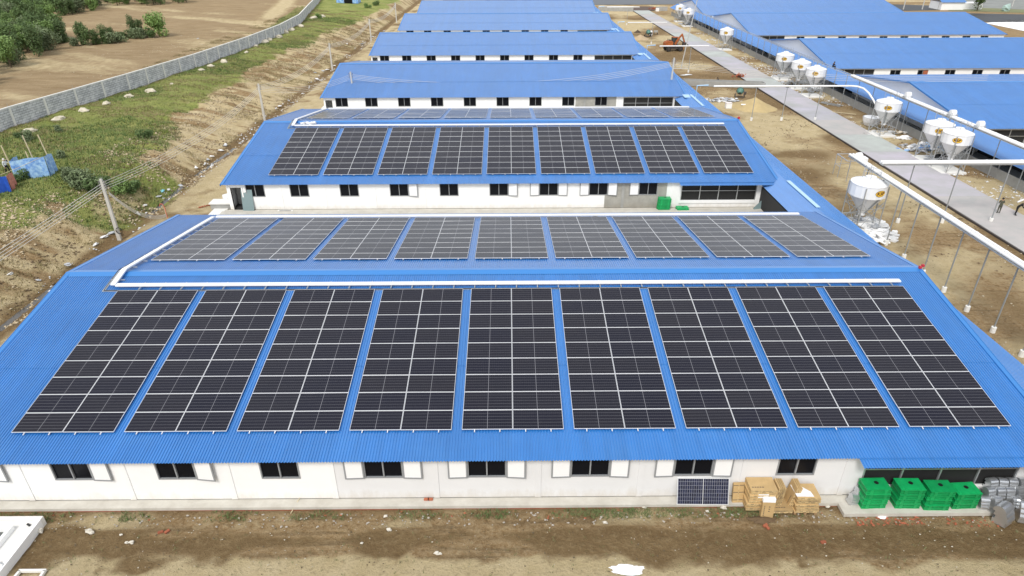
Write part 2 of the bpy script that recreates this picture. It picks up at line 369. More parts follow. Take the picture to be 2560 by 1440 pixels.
mud = np.where((X > -35) & (X < -30), np.maximum(mud, np.clip((fn - .52)*4, 0, 1)*.7), mud)
inner = (X > -25.5) & (X < 28.5)
sand = np.where(inner, np.clip(.5 + (f2-.5)*2, 0, 1), sand)
# forecourt in front of the first barn
fc = (Y < -11.6) & (X > -33)
fo = 1.15*(fbm(X*.75, Y, 1.9, 5, 61) - .5)
dist = -11.9 - Y
sand = np.where(fc, np.clip(np.where(dist < 1.15, .45 + fo*2, 0) + np.clip((dist - 2.2 - np.clip(X, 0, 14)*.045)*1.5 + fo*2.4, 0, 1), 0, 1), sand)
mud = np.where(fc, np.clip(1.1 - np.abs(dist - 1.8)/1.05 + fo*2.6 + (f2 - .5)*1.2, 0, 1)*.95 + .5*np.exp(-(dist/.5)**2), mud)
for (xa, ya, xb, yb, wd) in ((-20.5, -15.2, -18.6, -12.9, .10), (-19.9, -15.3, -18.0, -13.0, .08), (-17.2, -15.4, -15.7, -12.6, .10), (-16.6, -15.4, -15.1, -12.8, .08), (-14.0, -15.6, -12.8, -13.2, .09), (-9.5, -16.2, -8.8, -13.2, .09), (-6.0, -16, -5.2, -13.6, .14), (-5.3, -16, -4.6, -14.0, .10), (-1.2, -15.4, -1.0, -12.9, .12), (-.8, -15.4, -.6, -12.9, .08), (6.0, -15.6, 5.7, -13.0, .08), (12.0, -15.8, 11.2, -13.2, .10), (-24, -14.0, 3.0, -13.3, .18), (2.0, -13.9, 22, -14.4, .22), (4.0, -13.3, 22, -13.7, .15)):
    t = np.clip(((X-xa)*(xb-xa) + (Y-ya)*(yb-ya))/((xb-xa)**2 + (yb-ya)**2), 0, 1); dd = np.hypot(X - xa - t*(xb-xa) + .12*np.sin(Y*2.1), Y - ya - t*(yb-ya) + .12*np.sin(X*1.3))
    g_ = np.exp(-(dd/wd)**2)*(.55 + .8*(f2 - .3)); mud = np.where(fc, np.clip(mud + g_*.7, 0, 1), mud); sand = np.where(fc, np.clip(sand - g_*.6, 0, 1), sand); Z -= g_*.05*fc
# yard between corridor and road
yd = (X >= 28.5) & (X < 41.2)
sand = np.where(yd, np.clip(.08 + (f3 - .45)*3.2 + (fn - .5)*1.8 + .7*np.exp(-(((X-30)/3)**2 + ((Y-11)/6)**2)) + .6*np.exp(-(((X-36)/5)**2 + ((Y-100)/9)**2)) + .35*(Y > 135), 0, 1), sand)
mud = np.where(yd, np.clip(.25 + (.50 - f3)*2.8 + (fn - .5)*1.6 + .45*np.exp(-((Y-42)/16)**2), 0, .9), mud)
rd = (X >= 46.4) & (X < 70)
sand = np.where(rd, np.clip(.25 + (fn - .45)*3, 0, 1), sand); mud = np.where(rd, np.clip((.55 - f3)*2.2, 0, .6), mud)
far = (Y > 205) & (X > 28)
sand = np.where(far, np.clip(.35 + (fn-.5)*2, 0, 1), sand); mud = np.where(far, 0, mud)
farg = np.clip((Y - 262)/12, 0, 1)*(X > -30); grass = np.maximum(grass, farg*.8)
nx, ny = len(gx_), len(gy_)
me = bpy.data.meshes.new('ground')
co = np.stack([X, Y, Z], -1).reshape(-1, 3).astype(np.float32)
idx = np.arange(nx*ny).reshape(ny, nx)
q = np.stack([idx[:-1, :-1], idx[:-1, 1:], idx[1:, 1:], idx[1:, :-1]], -1).reshape(-1, 4)
me.vertices.add(len(co)); me.vertices.foreach_set('co', co.ravel())
me.loops.add(q.size); me.loops.foreach_set('vertex_index', q.ravel().astype(np.int32))
me.polygons.add(len(q)); me.polygons.foreach_set('loop_start', np.arange(0, q.size, 4, dtype=np.int32)); me.polygons.foreach_set('loop_total', np.full(len(q), 4, dtype=np.int32))
me.polygons.foreach_set('use_smooth', [True]*len(q)); me.update(calc_edges=True)
ca = me.color_attributes.new('zones', 'FLOAT_COLOR', 'POINT')
ca.data.foreach_set('color', np.stack([grass, sand, mud, fieldm], -1).reshape(-1).astype(np.float32))
def ground_mat():
    m = bpy.data.materials.new('ground_soil'); m.use_nodes = True; n = m.node_tree; b = n.nodes['Principled BSDF']; Lk = n.links.new
    b.inputs['Roughness'].default_value = .95; b.inputs['Specular IOR Level'].default_value = .15
    t = n.nodes.new('ShaderNodeTexCoord'); a = n.nodes.new('ShaderNodeVertexColor'); a.layer_name = 'zones'
    s = n.nodes.new('ShaderNodeSeparateColor'); Lk(a.outputs['Color'], s.inputs[0])
    def N(scale, det=5, r=.6, sc=None):
        x = n.nodes.new('ShaderNodeTexNoise'); x.inputs['Scale'].default_value = scale; x.inputs['Detail'].default_value = det; x.inputs['Roughness'].default_value = r
        if sc:
            mp = n.nodes.new('ShaderNodeMapping'); mp.inputs['Scale'].default_value = sc; Lk(t.outputs['Object'], mp.inputs[0]); Lk(mp.outputs[0], x.inputs['Vector'])
        else: Lk(t.outputs['Object'], x.inputs['Vector'])
        return x.outputs[0]
    def mr(v, a0, a1, b0=0., b1=1.):
        x = n.nodes.new('ShaderNodeMapRange'); Lk(v, x.inputs[0])
        for i, k in enumerate((a0, a1, b0, b1)): x.inputs[i+1].default_value = k
        return x.outputs[0]
    def mix(f, c1, c2):
        x = n.nodes.new('ShaderNodeMix'); x.data_type = 'RGBA'
        if isinstance(f, float): x.inputs[0].default_value = f
        else: Lk(f, x.inputs[0])
        for i, c in ((6, c1), (7, c2)):
            if isinstance(c, tuple): x.inputs[i].default_value = (*c, 1)
            else: Lk(c, x.inputs[i])
        return x.outputs[2]
    def thr(mask, nz, w=.22, amt=.9):
        """mask edge broken up by noise"""
        ad = n.nodes.new('ShaderNodeMath'); ad.operation = 'MULTIPLY_ADD'; Lk(nz, ad.inputs[0]); ad.inputs[1].default_value = amt; Lk(mask, ad.inputs[2])
        return mr(ad.outputs[0], .5 + amt/2 - w, .5 + amt/2 + w)
    n1 = N(.9, 10, .74); n2 = N(3.6, 8, .78); n3 = N(.25, 5); n4 = N(14., 4, .7)
    # two kinds of plain soil
    soil = mix(mr(n1, .3, .7), (.205, .135, .070), (.33, .235, .13))
    soil = mix(mr(n2, .42, .66, 0, .75), soil, (.42, .33, .21))
    soil = mix(mr(n2, .28, .42, .7, 0), soil, (.12, .08, .045))
    sand = mix(mr(n1, .3, .7), (.43, .345, .20), (.58, .49, .325))
    sand = mix(mr(n2, .50, .66, 0, .75), sand, (.31, .24, .14))
    mud = mix(mr(n1, .3, .7), (.15, .10, .052), (.235, .168, .092))
    mud = mix(mr(n2, .50, .68, 0, .55), mud, (.32, .25, .15))
    field = mix(mr(N(.5, 8, .7, (.35, 1.2, 1)), .3, .7), (.225, .16, .09), (.36, .275, .17))
    field = mix(mr(n2, .5, .8, 0, .4), field, (.44, .38, .29))
    gr = mix(mr(n3, .35, .65), (.20, .235, .07), (.34, .34, .13))
    gr = mix(mr(n2, .40, .8), gr, (.12, .155, .05))
    gr = mix(mr(n1, .60, .8, 0, .6), gr, (.36, .31, .18))
    st = N(1., 5, .65, (.22, 2.6, 1)); soil = mix(mr(st, .5, .62, 0, .5), soil, (.13, .095, .055))
    base = mix(a.outputs['Alpha'], soil, field)
    base = mix(thr(s.outputs[1], n1), base, sand)
    base = mix(thr(s.outputs[2], n1, .2, 1.2), base, mud)
    base = mix(thr(s.outputs[0], n1, .16), base, gr)
    dk = n.nodes.new('ShaderNodeHueSaturation'); dk.inputs['Value'].default_value = 1.14; dk.inputs['Saturation'].default_value = 1.08; Lk(base, dk.inputs['Color']); base = dk.outputs[0]
    # gravel and crumbs: light and dark specks
    vo = n.nodes.new('ShaderNodeTexVoronoi'); vo.inputs['Scale'].default_value = 2.3; Lk(t.outputs['Object'], vo.inputs['Vector'])
    sp = mr(vo.outputs['Distance'], .04, .07, .40, 0.); base = mix(sp, base, (.62, .58, .50))
    base = mix(mr(n4, .62, .78, 0, .55), base, (.14, .11, .07))
    Lk(base, b.inputs['Base Color'])
    bp = n.nodes.new('ShaderNodeBump'); bp.inputs['Strength'].default_value = .9; bp.inputs['Distance'].default_value = .2
    ad = n.nodes.new('ShaderNodeMath'); ad.operation = 'ADD'; Lk(n1, ad.inputs[0]); Lk(n2, ad.inputs[1]); Lk(ad.outputs[0], bp.inputs['Height']); Lk(bp.outputs[0], b.inputs['Normal'])
    return m
GROUND = ground_mat(); me.materials.append(GROUND)
link('ground', me, kind='structure')

# road: slabs of concrete with a dark form edge
rng_r = random.Random(3)
def strip_z(y): return gz(y)
ROADM = mat('road_concrete', (.56, .56, .55), .8, col2=(.42, .42, .41), vscale=.28, bump=.1)
road = link('road', None, kind='structure', label='pale grey concrete road running away beside the barns')
road_root = road
RX0, RX1 = 41.25, 46.55
yy = -40.
while yy < 203:
    ln = 7.5; m = MB(); z0, z1 = gz(yy), gz(yy + ln); o = .02*math.sin(yy*.07)*4
    vs_ = [(RX0+o, yy+.01, z0-.1), (RX1+o, yy+.01, z0-.1), (RX1+o, yy+ln-.01, z1-.1), (RX0+o, yy+ln-.01, z1-.1), (RX0+o, yy+.01, z0+.10), (RX1+o, yy+.01, z0+.10), (RX1+o, yy+ln-.01, z1+.10), (RX0+o, yy+ln-.01, z1+.10)]
    m.add(vs_, [(0, 3, 2, 1), (4, 5, 6, 7), (0, 1, 5, 4), (1, 2, 6, 5), (2, 3, 7, 6), (3, 0, 4, 7)], mat('road_concrete%d' % rng_r.randint(0, 3), tuple(c*rng_r.uniform(.90, 1.08) for c in (.49, .495, .48)), .8, col2=(.37, .375, .36), vscale=.3, bump=.1))
    m.build('road_slab', road_root); yy += ln
m = MB(); m.beam((RX0 - .10, -40, gz(-40) + .02), (RX0 - .10, 203, gz(203) + .02), .14, .22, DKMET); m.build('form_edge', road_root)
# ditch water and wet mud
for k, (a, b_) in enumerate(((4, 15), (24, 33), (36, 47))):
    m = MB(); L1 = []; R1_ = []
    for y in np.arange(a, b_, .5):
        c = -33.75 - .25*math.sin(y*.23); wd = .34 + .2*noise.noise(Vector((y*.5, k, 0)))
        L1.append((c - wd, y, gz(y) - .27)); R1_.append((c + wd, y, gz(y) - .27))
    K = len(L1); m.add(L1 + R1_, [(i, i+1, K+i+1, K+i)[::-1] for i in range(K-1)], WATER); m.build('ditch_water', kind='structure')

# ------------------------------------------------------------------ barns
TA = .1528
def corr(x0, x1, y0, z0, y1, z1, pitch, amp, m, mb=None, along='x', segs=1):
    """trapezoidal corrugated sheet, ribs running from edge 0 to edge 1"""
    mb = mb or MB(); n = int(round((x1 - x0)/pitch)); prof = []
    for i in range(n):
        a = x0 + (x1 - x0)*i/n; p = (x1 - x0)/n
        prof += [(a, 0), (a + p*.42, 0), (a + p*.56, amp), (a + p*.86, amp)]
    prof.append((x1, 0)); vs_ = []
    for s_ in range(segs + 1):
        t = s_/segs; yy = y0 + (y1-y0)*t; zz = z0 + (z1-z0)*t
        for a, h in prof: vs_.append((a, yy, zz + h) if along == 'x' else (yy, a, zz + h))
    K = len(prof); fs = []
    for s_ in range(segs):
        for i in range(K-1):
            f = (s_*K+i, s_*K+i+1, (s_+1)*K+i+1, (s_+1)*K+i)
            up = (y1 > y0) if along == 'x' else (y1 < y0)
            fs.append(f if up else f[::-1])
    return mb.add(vs_, fs, m)
WIN_W, WIN_T, WIN_B = 1.72, -2.0, -3.25
def wall_strips(mb, x0, x1, y0, y1, z0, z1, holes, m):
    """wall box with rectangular holes (xa, xb, za, zb), sorted"""
    x = x0
    for (a, b_, za, zb) in sorted(holes):
        if a > x: mb.box(x, a, y0, y1, z0, z1, m)
        if za > z0: mb.box(a, b_, y0, y1, z0, za, m)
        if zb < z1: mb.box(a, b_, y0, y1, zb, z1, m)
        x = b_
    if x < x1: mb.box(x, x1, y0, y1, z0, z1, m)
def win_frame(x, w_, zb, zt, y, broken=False):
    m = MB(); t = .055
    m.box(x-w_/2, x-w_/2+t, y-.03, y+.05, zb, zt, GREYF); m.box(x+w_/2-t, x+w_/2, y-.03, y+.05, zb, zt, GREYF)
    m.box(x-w_/2+t, x+w_/2-t, y-.03, y+.05, zb, zb+t, GREYF); m.box(x-w_/2+t, x+w_/2-t, y-.03, y+.05, zt-t, zt, GREYF)
    m.box(x-.03, x+.03, y-.035, y+.05, zb+t, zt-t, GREYF)
    return m
PANE = mat('window_glass_dark', (.006, .007, .010), .25, spec=.15)
LEAFG = mat('pale_leaf_pane', (.88, .88, .88), .5)
def leaf(x, side, w_, zb, zt, y, ang):
    """window leaf opened outwards, hinged at the jamb"""
    m = MB(); t = .065
    m.box(0, w_, -.02, .02, zb, zb+t, GREYF); m.box(0, w_, -.02, .02, zt-t, zt, GREYF)
    m.box(0, t, -.02, .02, zb+t, zt-t, GREYF); m.box(w_-t, w_, -.02, .02, zb+t, zt-t, GREYF)
    m.box(t, w_-t, -.006, .006, zb+t, zt-t, LEAFG)
    me_ = m.mesh('window_leaf')
    return me_, (x, y, 0), (0, 0, (-ang if side > 0 else math.pi + ang))
def barn(label, O, group, xr=(-26.4, 24.45), front=True, wins=(), nets=(), leaves={}, patches=(), frontwall=(-26.1, 23.35), ridge=(1.92, .143), eave=-11.88, eave_low=None, rear_dy=14.0, pitch=.131,
         ground_drop=4.48, netbot=-3.9, pil=True, white_to=None, gable=None, slab=True, door=None, far=False, windows_z=None):
    T = thing('barn', O, label, 'barn', group)
    x0, x1 = xr; ry, rz = ridge
    zf = lambda y: rz - TA*(ry - y)
    zr_ = lambda y: rz - TA*(y - ry)
    # roof runs: two sheets up the front slope (lapped), two down the rear
    ym = ry - 8.0
    el = eave
    def run(x0_, x1_, ya, yb, f, lift=0.):
        m = corr(x0_, x1_, ya, f(ya) + lift, yb, f(yb) + lift, pitch, .036, BLUE); m.build('roof_sheeting', T)
    xs = eave_low if eave_low is not None else x1
    run(x0, x1, ym, ry, zf, .012); run(x0, x1, el, ym + .15, zf)
    if eave_low is not None: run(eave_low, x1, el - .48, el + .1, zf, -.03)
    rm = ry + 8.0; re = ry + rear_dy
    if not far or True:
        run(x0, x1, ry, rm, zr_, .012); run(x0, x1, rm - .15, re, zr_)
    m = MB(); cw = .42
    for sgn, f in ((-1, zf), (1, zr_)):
        vs_ = [(x0-.06, ry, rz+.075), (x1+.06, ry, rz+.075), (x1+.06, ry+sgn*cw, f(ry+sgn*cw)+.045), (x0-.06, ry+sgn*cw, f(ry+sgn*cw)+.045)]
        m.add(vs_, [(0, 1, 2, 3) if sgn < 0 else (3, 2, 1, 0)][::1] if sgn > 0 else [(3, 2, 1, 0)], BLUE2)
    # scalloped dark gaps under the ridge cap edge
    m.build('ridge_cap', T)
    for xe, sg in ((x0, 1), (x1, -1)):
        m = MB()
        for ya, yb, f in ((el, ry, zf), (ry, re, zr_)):
            m.beam((xe + sg*.10, ya, f(ya)+.05), (xe + sg*.10, yb, f(yb)+.05), .22, .03, BLUE2)
            m.beam((xe - sg*.04, ya, f(ya)-.03), (xe - sg*.04, yb, f(yb)-.03), .03, .20, BLUE2)
        m.build('verge_flashing', T)
    # walls
    fw0, fw1 = frontwall; zb = -4.48; wy = eave + .38; wt = .18
    ztop = zf(wy) - .06
    holes = [(x - WIN_W/2, x + WIN_W/2, WIN_B, WIN_T) for x in wins] + [(a, b_, netbot, ztop - .12) for a, b_ in nets]
    if door: holes.append((door[0], door[1], zb, -2.35))
    zp = []
    xs_ = sorted(set([fw0, fw1] + [p for p in (white_to,) if p is not None] + [p[0] for p in patches] + [p[1] for p in patches]))
    for a, b_ in zip(xs_[:-1], xs_[1:]):
        mm = WHITE2 if (white_to is not None and a >= white_to - .01) else WHITE
        for p in patches:
            if a >= p[0] - .01 and b_ <= p[1] + .01: mm = GREYW
        m = MB(); hh = []
        for h in holes:
            if h[1] > a and h[0] < b_: hh.append((max(h[0], a), min(h[1], b_), h[2], h[3]))
        wall_strips(m, a, b_, wy, wy + wt, zb, ztop, hh, mm); m.build('wall', T)
    m = MB(); m.box(fw0, fw1, ry*2 - wy - wt, ry*2 - wy, zb, ztop, WHITE); m.build('wall', T)
    gm = gable or WHITE
    for xe in (fw0 + .01, fw1 - .01):
        m = MB(); s_ = wt if xe < 0 or xe < (fw0+fw1)/2 else -wt; yb = 2*ry - wy - wt
        P = [(wy + wt, zb), (yb, zb), (yb, ztop - .02), (ry, rz - .12), (wy + wt, ztop - .02)]
        vs_ = [(xe, y, z) for y, z in P] + [(xe + s_, y, z) for y, z in P]
        fs = [(0, 1, 2, 3, 4), (9, 8, 7, 6, 5)] + [(i, i+5, (i+1) % 5 + 5, (i+1) % 5) for i in range(5)]
        if s_ < 0: fs = [f[::-1] for f in fs]
        m.add(vs_, fs, gm); m.build('gable_wall', T)
    m = MB(); m.box(fw0 + wt, fw1 - wt, wy + wt, ry*2 - wy - wt, zb - .1, zb + .05, DARK); m.build('floor', T)
    for i, x in enumerate(wins):
        wz = win_frame(x, WIN_W, WIN_B, WIN_T, wy).build('window', T)
        m = MB(); m.box(x - WIN_W/2 + .05, x - .03, wy + .05, wy + .07, WIN_B + .05, WIN_T - .05, PANE); m.build('pane', wz)
        m = MB(); m.box(x + .03, x + WIN_W/2 - .05, wy + .05, wy + .07, WIN_B + .05, WIN_T - .05, PANE); m.build('pane', wz)
        for sd_ in leaves.get(i, ''):
            sgn = 1 if sd_ == 'R' else -1
            me_, lc, rt_ = leaf(x + sgn*WIN_W/2, sgn, WIN_W/2, WIN_B, WIN_T, wy - .05, R(random.choice((2, 3, 4, 7))))
            link('window_leaf', me_, wz, lc, rt_)
    for a, b_ in nets:
        m = MB(); m.box(a, b_, wy + .06, wy + .08, netbot, ztop - .12, NET); op = m.build('netting', T)
        m = MB(); nb = 4
        for k in range(nb + 1):
            x = a + (b_-a)*k/nb; m.box(x - .035, x + .035, wy - .02, wy + .05, netbot, ztop - .13, GALV)
        m.box(a, b_, wy - .024, wy + .03, (netbot + ztop)/2 - .02, (netbot + ztop)/2 + .03, GALV)
        m.box(a, b_, wy - .024, wy + .03, ztop - .22, ztop - .14, GALV); m.build('opening_frame', T)
        m = MB(); m.box(a - .1, b_ + .1, wy - .08, wy + .02, netbot - .28, netbot - .01, WHITE); m.build('sill', T)
    if pil:
        for x in wins:
            xp = x + 2.28
            if xp < fw1 - .3 and not any(a - .2 < xp < b_ + .2 for a, b_ in nets):
                m = MB(); mm = WHITE2 if (white_to is not None and xp >= white_to) else WHITE
                if any(p[0] <= xp <= p[1] for p in patches): mm = CONC2
                m.box(xp - .13, xp + .13, wy - .035, wy - .002, zb + .01, ztop - .02, mm); m.build('pilaster', T)
    if slab:
        m = MB(); m.box(fw0 - .5, fw1, wy - .50, wy - .003, zb - .18, zb - .03, CONC)
        m.build('walkway', T)
        m = MB(); m.box(fw0 - .4, fw1, wy - .46, wy - .02, zb - .5, zb - .18, BRICK); m.build('brick_footing', T)
    m = MB(); m.box(fw0, fw1, wy + .01, ry*2 - wy - .01, zb - 3.2, zb - .11, CONC2); m.build('plinth', T)
    if door:
        m = MB(); a, b_ = door; m.box(a - .12, a, wy - .06, wy + wt + .02, zb, -2.3, WHITE); m.box(b_, b_ + .12, wy - .06, wy + wt + .02, zb, -2.3, WHITE); m.build('door_frame', T)
        m = MB(); m.box(a, b_, wy + 1.2, wy + 1.3, zb, -2.3, CONC2); m.build('lobby_wall', T)
    return T
def Oi(i): return Vector((SKX*i, PITCHY*i, SL*PITCHY*i))
W8 = [-19.46 + 4.575*k for k in range(8)]
LG = 'blue roofed barns in the left row'
barn('nearest long barn, blue roof and white wall behind the brown forecourt', Oi(0), LG, wins=[-24.04] + W8, nets=[(15.65, 22.5)],
     leaves={0: 'R', 1: 'R', 2: 'R', 4: 'LR', 5: 'LR', 6: 'LR', 7: 'LR'}, eave_low=15.0, white_to=-7.94, netbot=-3.93)
barn('second long barn, solar panels on both slopes, grey-green door leaning at its left end', Oi(1), LG, wins=[-23.5] + W8, nets=[(15.65, 22.55)],
     leaves={3: 'R', 4: '', 5: 'R', 6: 'LR', 7: 'LR', 8: 'L'}, patches=[(8.6, 14.3)], door=(-25.75, -24.75), eave_low=15.3, netbot=-3.79)
barn('third long barn behind the solar roofs, bare cement patch beside its dark netted opening', Oi(2), LG, wins=[-23.6] + W8, nets=[(15.7, 22.6)], patches=[(9.0, 14.7)], door=(-25.85, -24.9), netbot=-3.9)
barn('fourth long barn in the left row, plain blue roof with no panels', Oi(3), LG, wins=[-23.6] + W8, nets=[(15.7, 22.6)], door=(-25.85, -24.9), netbot=-3.9, pitch=.18)
barn('fifth barn in the left row, only a sliver of white wall showing', Oi(4), LG, wins=[-23.6] + W8, nets=[(15.7, 22.6)], netbot=-3.9, pitch=.25, pil=False)
barn('farthest barn of the left row at the top edge', Oi(5), LG, wins=[], nets=[], pitch=.25, pil=False)
# right row: same kind of barn, turned end-on to the road
RG = 'blue roofed barns in the right row'
GABW = mat('white_gable_sheet', (.80, .81, .82), .5, var=.06, vscale=2)
def rbarn(label, ye, yr_, hr, x1, wins, nets, **kw):
    # ye, yr_: world Y of the front eave and the ridge; hr: ridge height above its ground
    O = Vector((53.0, ye + 11.88, gz(ye) + 4.6))
    rz_ = gz(yr_) + hr - O.z
    global TA
    old = TA; TA = (rz_ - (gz(ye) + 2.9 - O.z))/(yr_ - ye)
    barn(label, O, RG, xr=(0.25, x1 - 53), frontwall=(.5, x1 - 53.3), ridge=(yr_ - O.y, rz_), rear_dy=14.5,
         wins=[x - 53 for x in wins], nets=[(a - 53, b_ - 53) for a, b_ in nets], gable=GABW, pitch=.2, slab=False, pil=False, **kw)
    TA = old
rbarn('nearest barn of the right row, its blue roof filling the right edge', 41.8, 57.1, 5.2, 112, [72 + 4.56*k for k in range(8)], [(54.0, 69.)], netbot=-3.6)
rbarn('middle barn of the right row, one window half bricked up', 80.1, 95.4, 5.6, 112, [64.17 + 4.56*k for k in range(10)], [(54.0, 60.6)], netbot=-3.6)
rbarn('third barn of the right row with a long line of small windows', 120.6, 137.5, 5.8, 109.2, [64.13 + 4.56*k for k in range(9)] + [104.6], [(54, 60.6)], netbot=-3.6)
rbarn('farthest barn of the right row at the top edge', 160, 176, 5.6, 108.5, [], [])
m = MB(); m.box(68.8, 69.55, 80.40, 80.43, gz(80)+1.30, gz(80)+2.5, BRICK)
tag(m.build('window_infill'), 'red brick infill in one window of the middle right barn', 'brickwork')

# covered corridors that join the barn ends
def corridor(label, xr_, hr, xe, he, xl, hl, y0, y1, wallx, wsx=None):
    T = thing('covered_corridor', ((xr_), y0, gz(y0)), label, 'covered walkway', 'covered corridors along the barn ends')
    Lr = y1 - y0; fall = SL*Lr
    def slope(xa, ha, xb, hb, nm):
        mb = MB(); n = int(Lr/.16); prof = []
        for i in range(n):
            a = Lr*i/n; p = Lr/n; prof += [(a, 0), (a + p*.45, 0), (a + p*.6, .025), (a + p*.85, .025)]
        prof.append((Lr, 0)); K = len(prof)
        vs_ = [(xa - xr_, a, ha + SL*a + h) for a, h in prof] + [(xb - xr_, a, hb + SL*a + h) for a, h in prof]
        mb.add(vs_, [((i, K+i, K+i+1, i+1) if xb > xa else (i, i+1, K+i+1, K+i)) for i in range(K-1)], BLUE); mb.build('roof_sheeting', T)
    slope(xr_, hr, xe, he, 'r'); slope(xr_, hr, xl, hl, 'l')
    m = MB(); wx_ = wallx - xr_
    zs = lambda a, h: h + SL*a
    vs_ = [(wx_ + dx, a, zs(a, h)) for dx in (-.08, .08) for a, h in ((0, -.3), (Lr, -.3), (Lr, 1.0), (0, 1.0))]
    m.add(vs_, [(3, 2, 1, 0), (4, 5, 6, 7), (0, 1, 5, 4), (1, 2, 6, 5), (2, 3, 7, 6), (3, 0, 4, 7)], CONC2); m.build('low_wall', T)
    a = 1.5
    while a < Lr:
        m = MB(); m.box(wx_ - .05, wx_ + .05, a - .05, a + .05, zs(a, 1.0), zs(a, (he + .05)), GALVP); m.build('post', T); a += 4.56
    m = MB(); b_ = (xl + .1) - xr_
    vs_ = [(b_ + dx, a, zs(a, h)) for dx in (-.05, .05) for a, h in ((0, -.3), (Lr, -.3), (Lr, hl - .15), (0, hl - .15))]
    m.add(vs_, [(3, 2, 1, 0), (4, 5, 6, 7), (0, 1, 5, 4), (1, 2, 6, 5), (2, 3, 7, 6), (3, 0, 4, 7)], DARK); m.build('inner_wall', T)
    m = MB(); vs_ = [(x, a, zs(a, .08)) for x, a in ((wx_ if wx_ < b_ else b_, 0), (b_ if wx_ < b_ else wx_, 0), (b_ if wx_ < b_ else wx_, Lr), (wx_ if wx_ < b_ else b_, Lr))]
    m.add(vs_, [(0, 1, 2, 3)], CONC2); m.build('floor', T)
    return T
corridor('long blue lean-to roof along the right ends of the left barns', 24.95, 3.05, 27.25, 2.45, 23.1, 2.35, -30, 196, 27.0)
corridor('long blue lean-to roof with low concrete wall facing the road, below the white gables', 52.6, 3.3, 50.3, 2.2, 54.6, 2.7, 18, 190, 51.0)
for i in range(5):                                    # pale flashing on the corridor ridge between barns
    O = Oi(i); y0, y1 = O.y + 17.0, O.y + 23.6
    m = MB(); m.beam((25.02, y0, gz(y0)+3.12), (25.02, y1, gz(y1)+3.12), .34, .05, PALEBLUE)
    tag(m.build('ridge_flashing'), 'pale blue loose ridge strip on the corridor roof %s' % ['behind the nearest barn', 'behind the second barn', 'behind the third barn', 'behind the fourth barn', 'behind the fifth barn'][i], 'flashing', 'pale ridge strips on the left corridor')

# ------------------------------------------------------------------ solar arrays
PW, PH, GX, GY = 2.284, 1.140, .014, .014
def panel_mesh():
    m = MB(); b_ = .016; h = .035; x, y = PW/2, PH/2
    # frame: four bars, glass 2 mm below their top
    m.box(-x, x, -y, -y + b_, -h, 0, ALU); m.box(-x, x, y - b_, y, -h, 0, ALU)
    m.box(-x, -x + b_, -y + b_, y - b_, -h, 0, ALU); m.box(x - b_, x, -y + b_, y - b_, -h, 0, ALU)
    m.add([(-x+b_, -y+b_, -.003), (x-b_, -y+b_, -.003), (x-b_, y-b_, -.003), (-x+b_, y-b_, -.003)], [(0, 1, 2, 3)], PV)
    m.add([(-x+b_, -y+b_, -.012), (x-b_, -y+b_, -.012), (x-b_, y-b_, -.012), (-x+b_, y-b_, -.012)], [(3, 2, 1, 0)], PAPER)
    return m.mesh('solar_panel')
PANEL = panel_mesh()
AL = .1516
ORD4 = 0
ORD = ['first', 'second', 'third', 'fourth', 'middle', 'fourth', 'third', 'second', 'first']
def rail_mesh(Ln):
    m = MB(); m.box(-.02, .02, -.11, Ln + .05, -.075, -.037, ALU); 
    for k in range(9): m.box(-.03, .03, .3 + k*1.25, .4 + k*1.25, -.14, -.076, ALU)
    return m.mesh('mounting_rail')
RAIL = rail_mesh(9*(PH + GY))
rr = random.Random(11)
for bi in (0, 1):
    for rear in (0, 1):
        O = Oi(bi)
        for k in range(9):
            xc = (k - 4)*5.0513
            H_ = 9*(PH + GY)
            if not rear: base = O + Vector((xc, -H_*math.cos(AL), -H_*math.sin(AL))); rot = (AL, 0, 0)
            else: base = O + Vector((xc + .035, 3.9864, -.0228)); rot = (-AL, 0, 0)
            side = ' from the left' if k < 4 else ('' if k == 4 else ' from the right')
            lab = '%s%s solar array on the %s slope of the %s barn' % (ORD[k], side, 'far' if rear else 'near', ('nearest', 'second')[bi])
            A = thing('solar_array', base, lab, 'solar array', 'solar arrays on the two nearest barns', rot=rot)
            for c in (0, 1):
                for r_ in range(9):
                    p = link('solar_panel', PANEL, A, ((c - .5)*(PW + GX), (r_ + .5)*(PH + GY), rr.uniform(-.004, .004)), (rr.gauss(0, .004), rr.gauss(0, .0025), rr.gauss(0, .0008)))
            for c in (-1.72, -.58, .58, 1.72):
                link('mounting_rail', RAIL, A, (c, 0, 0))

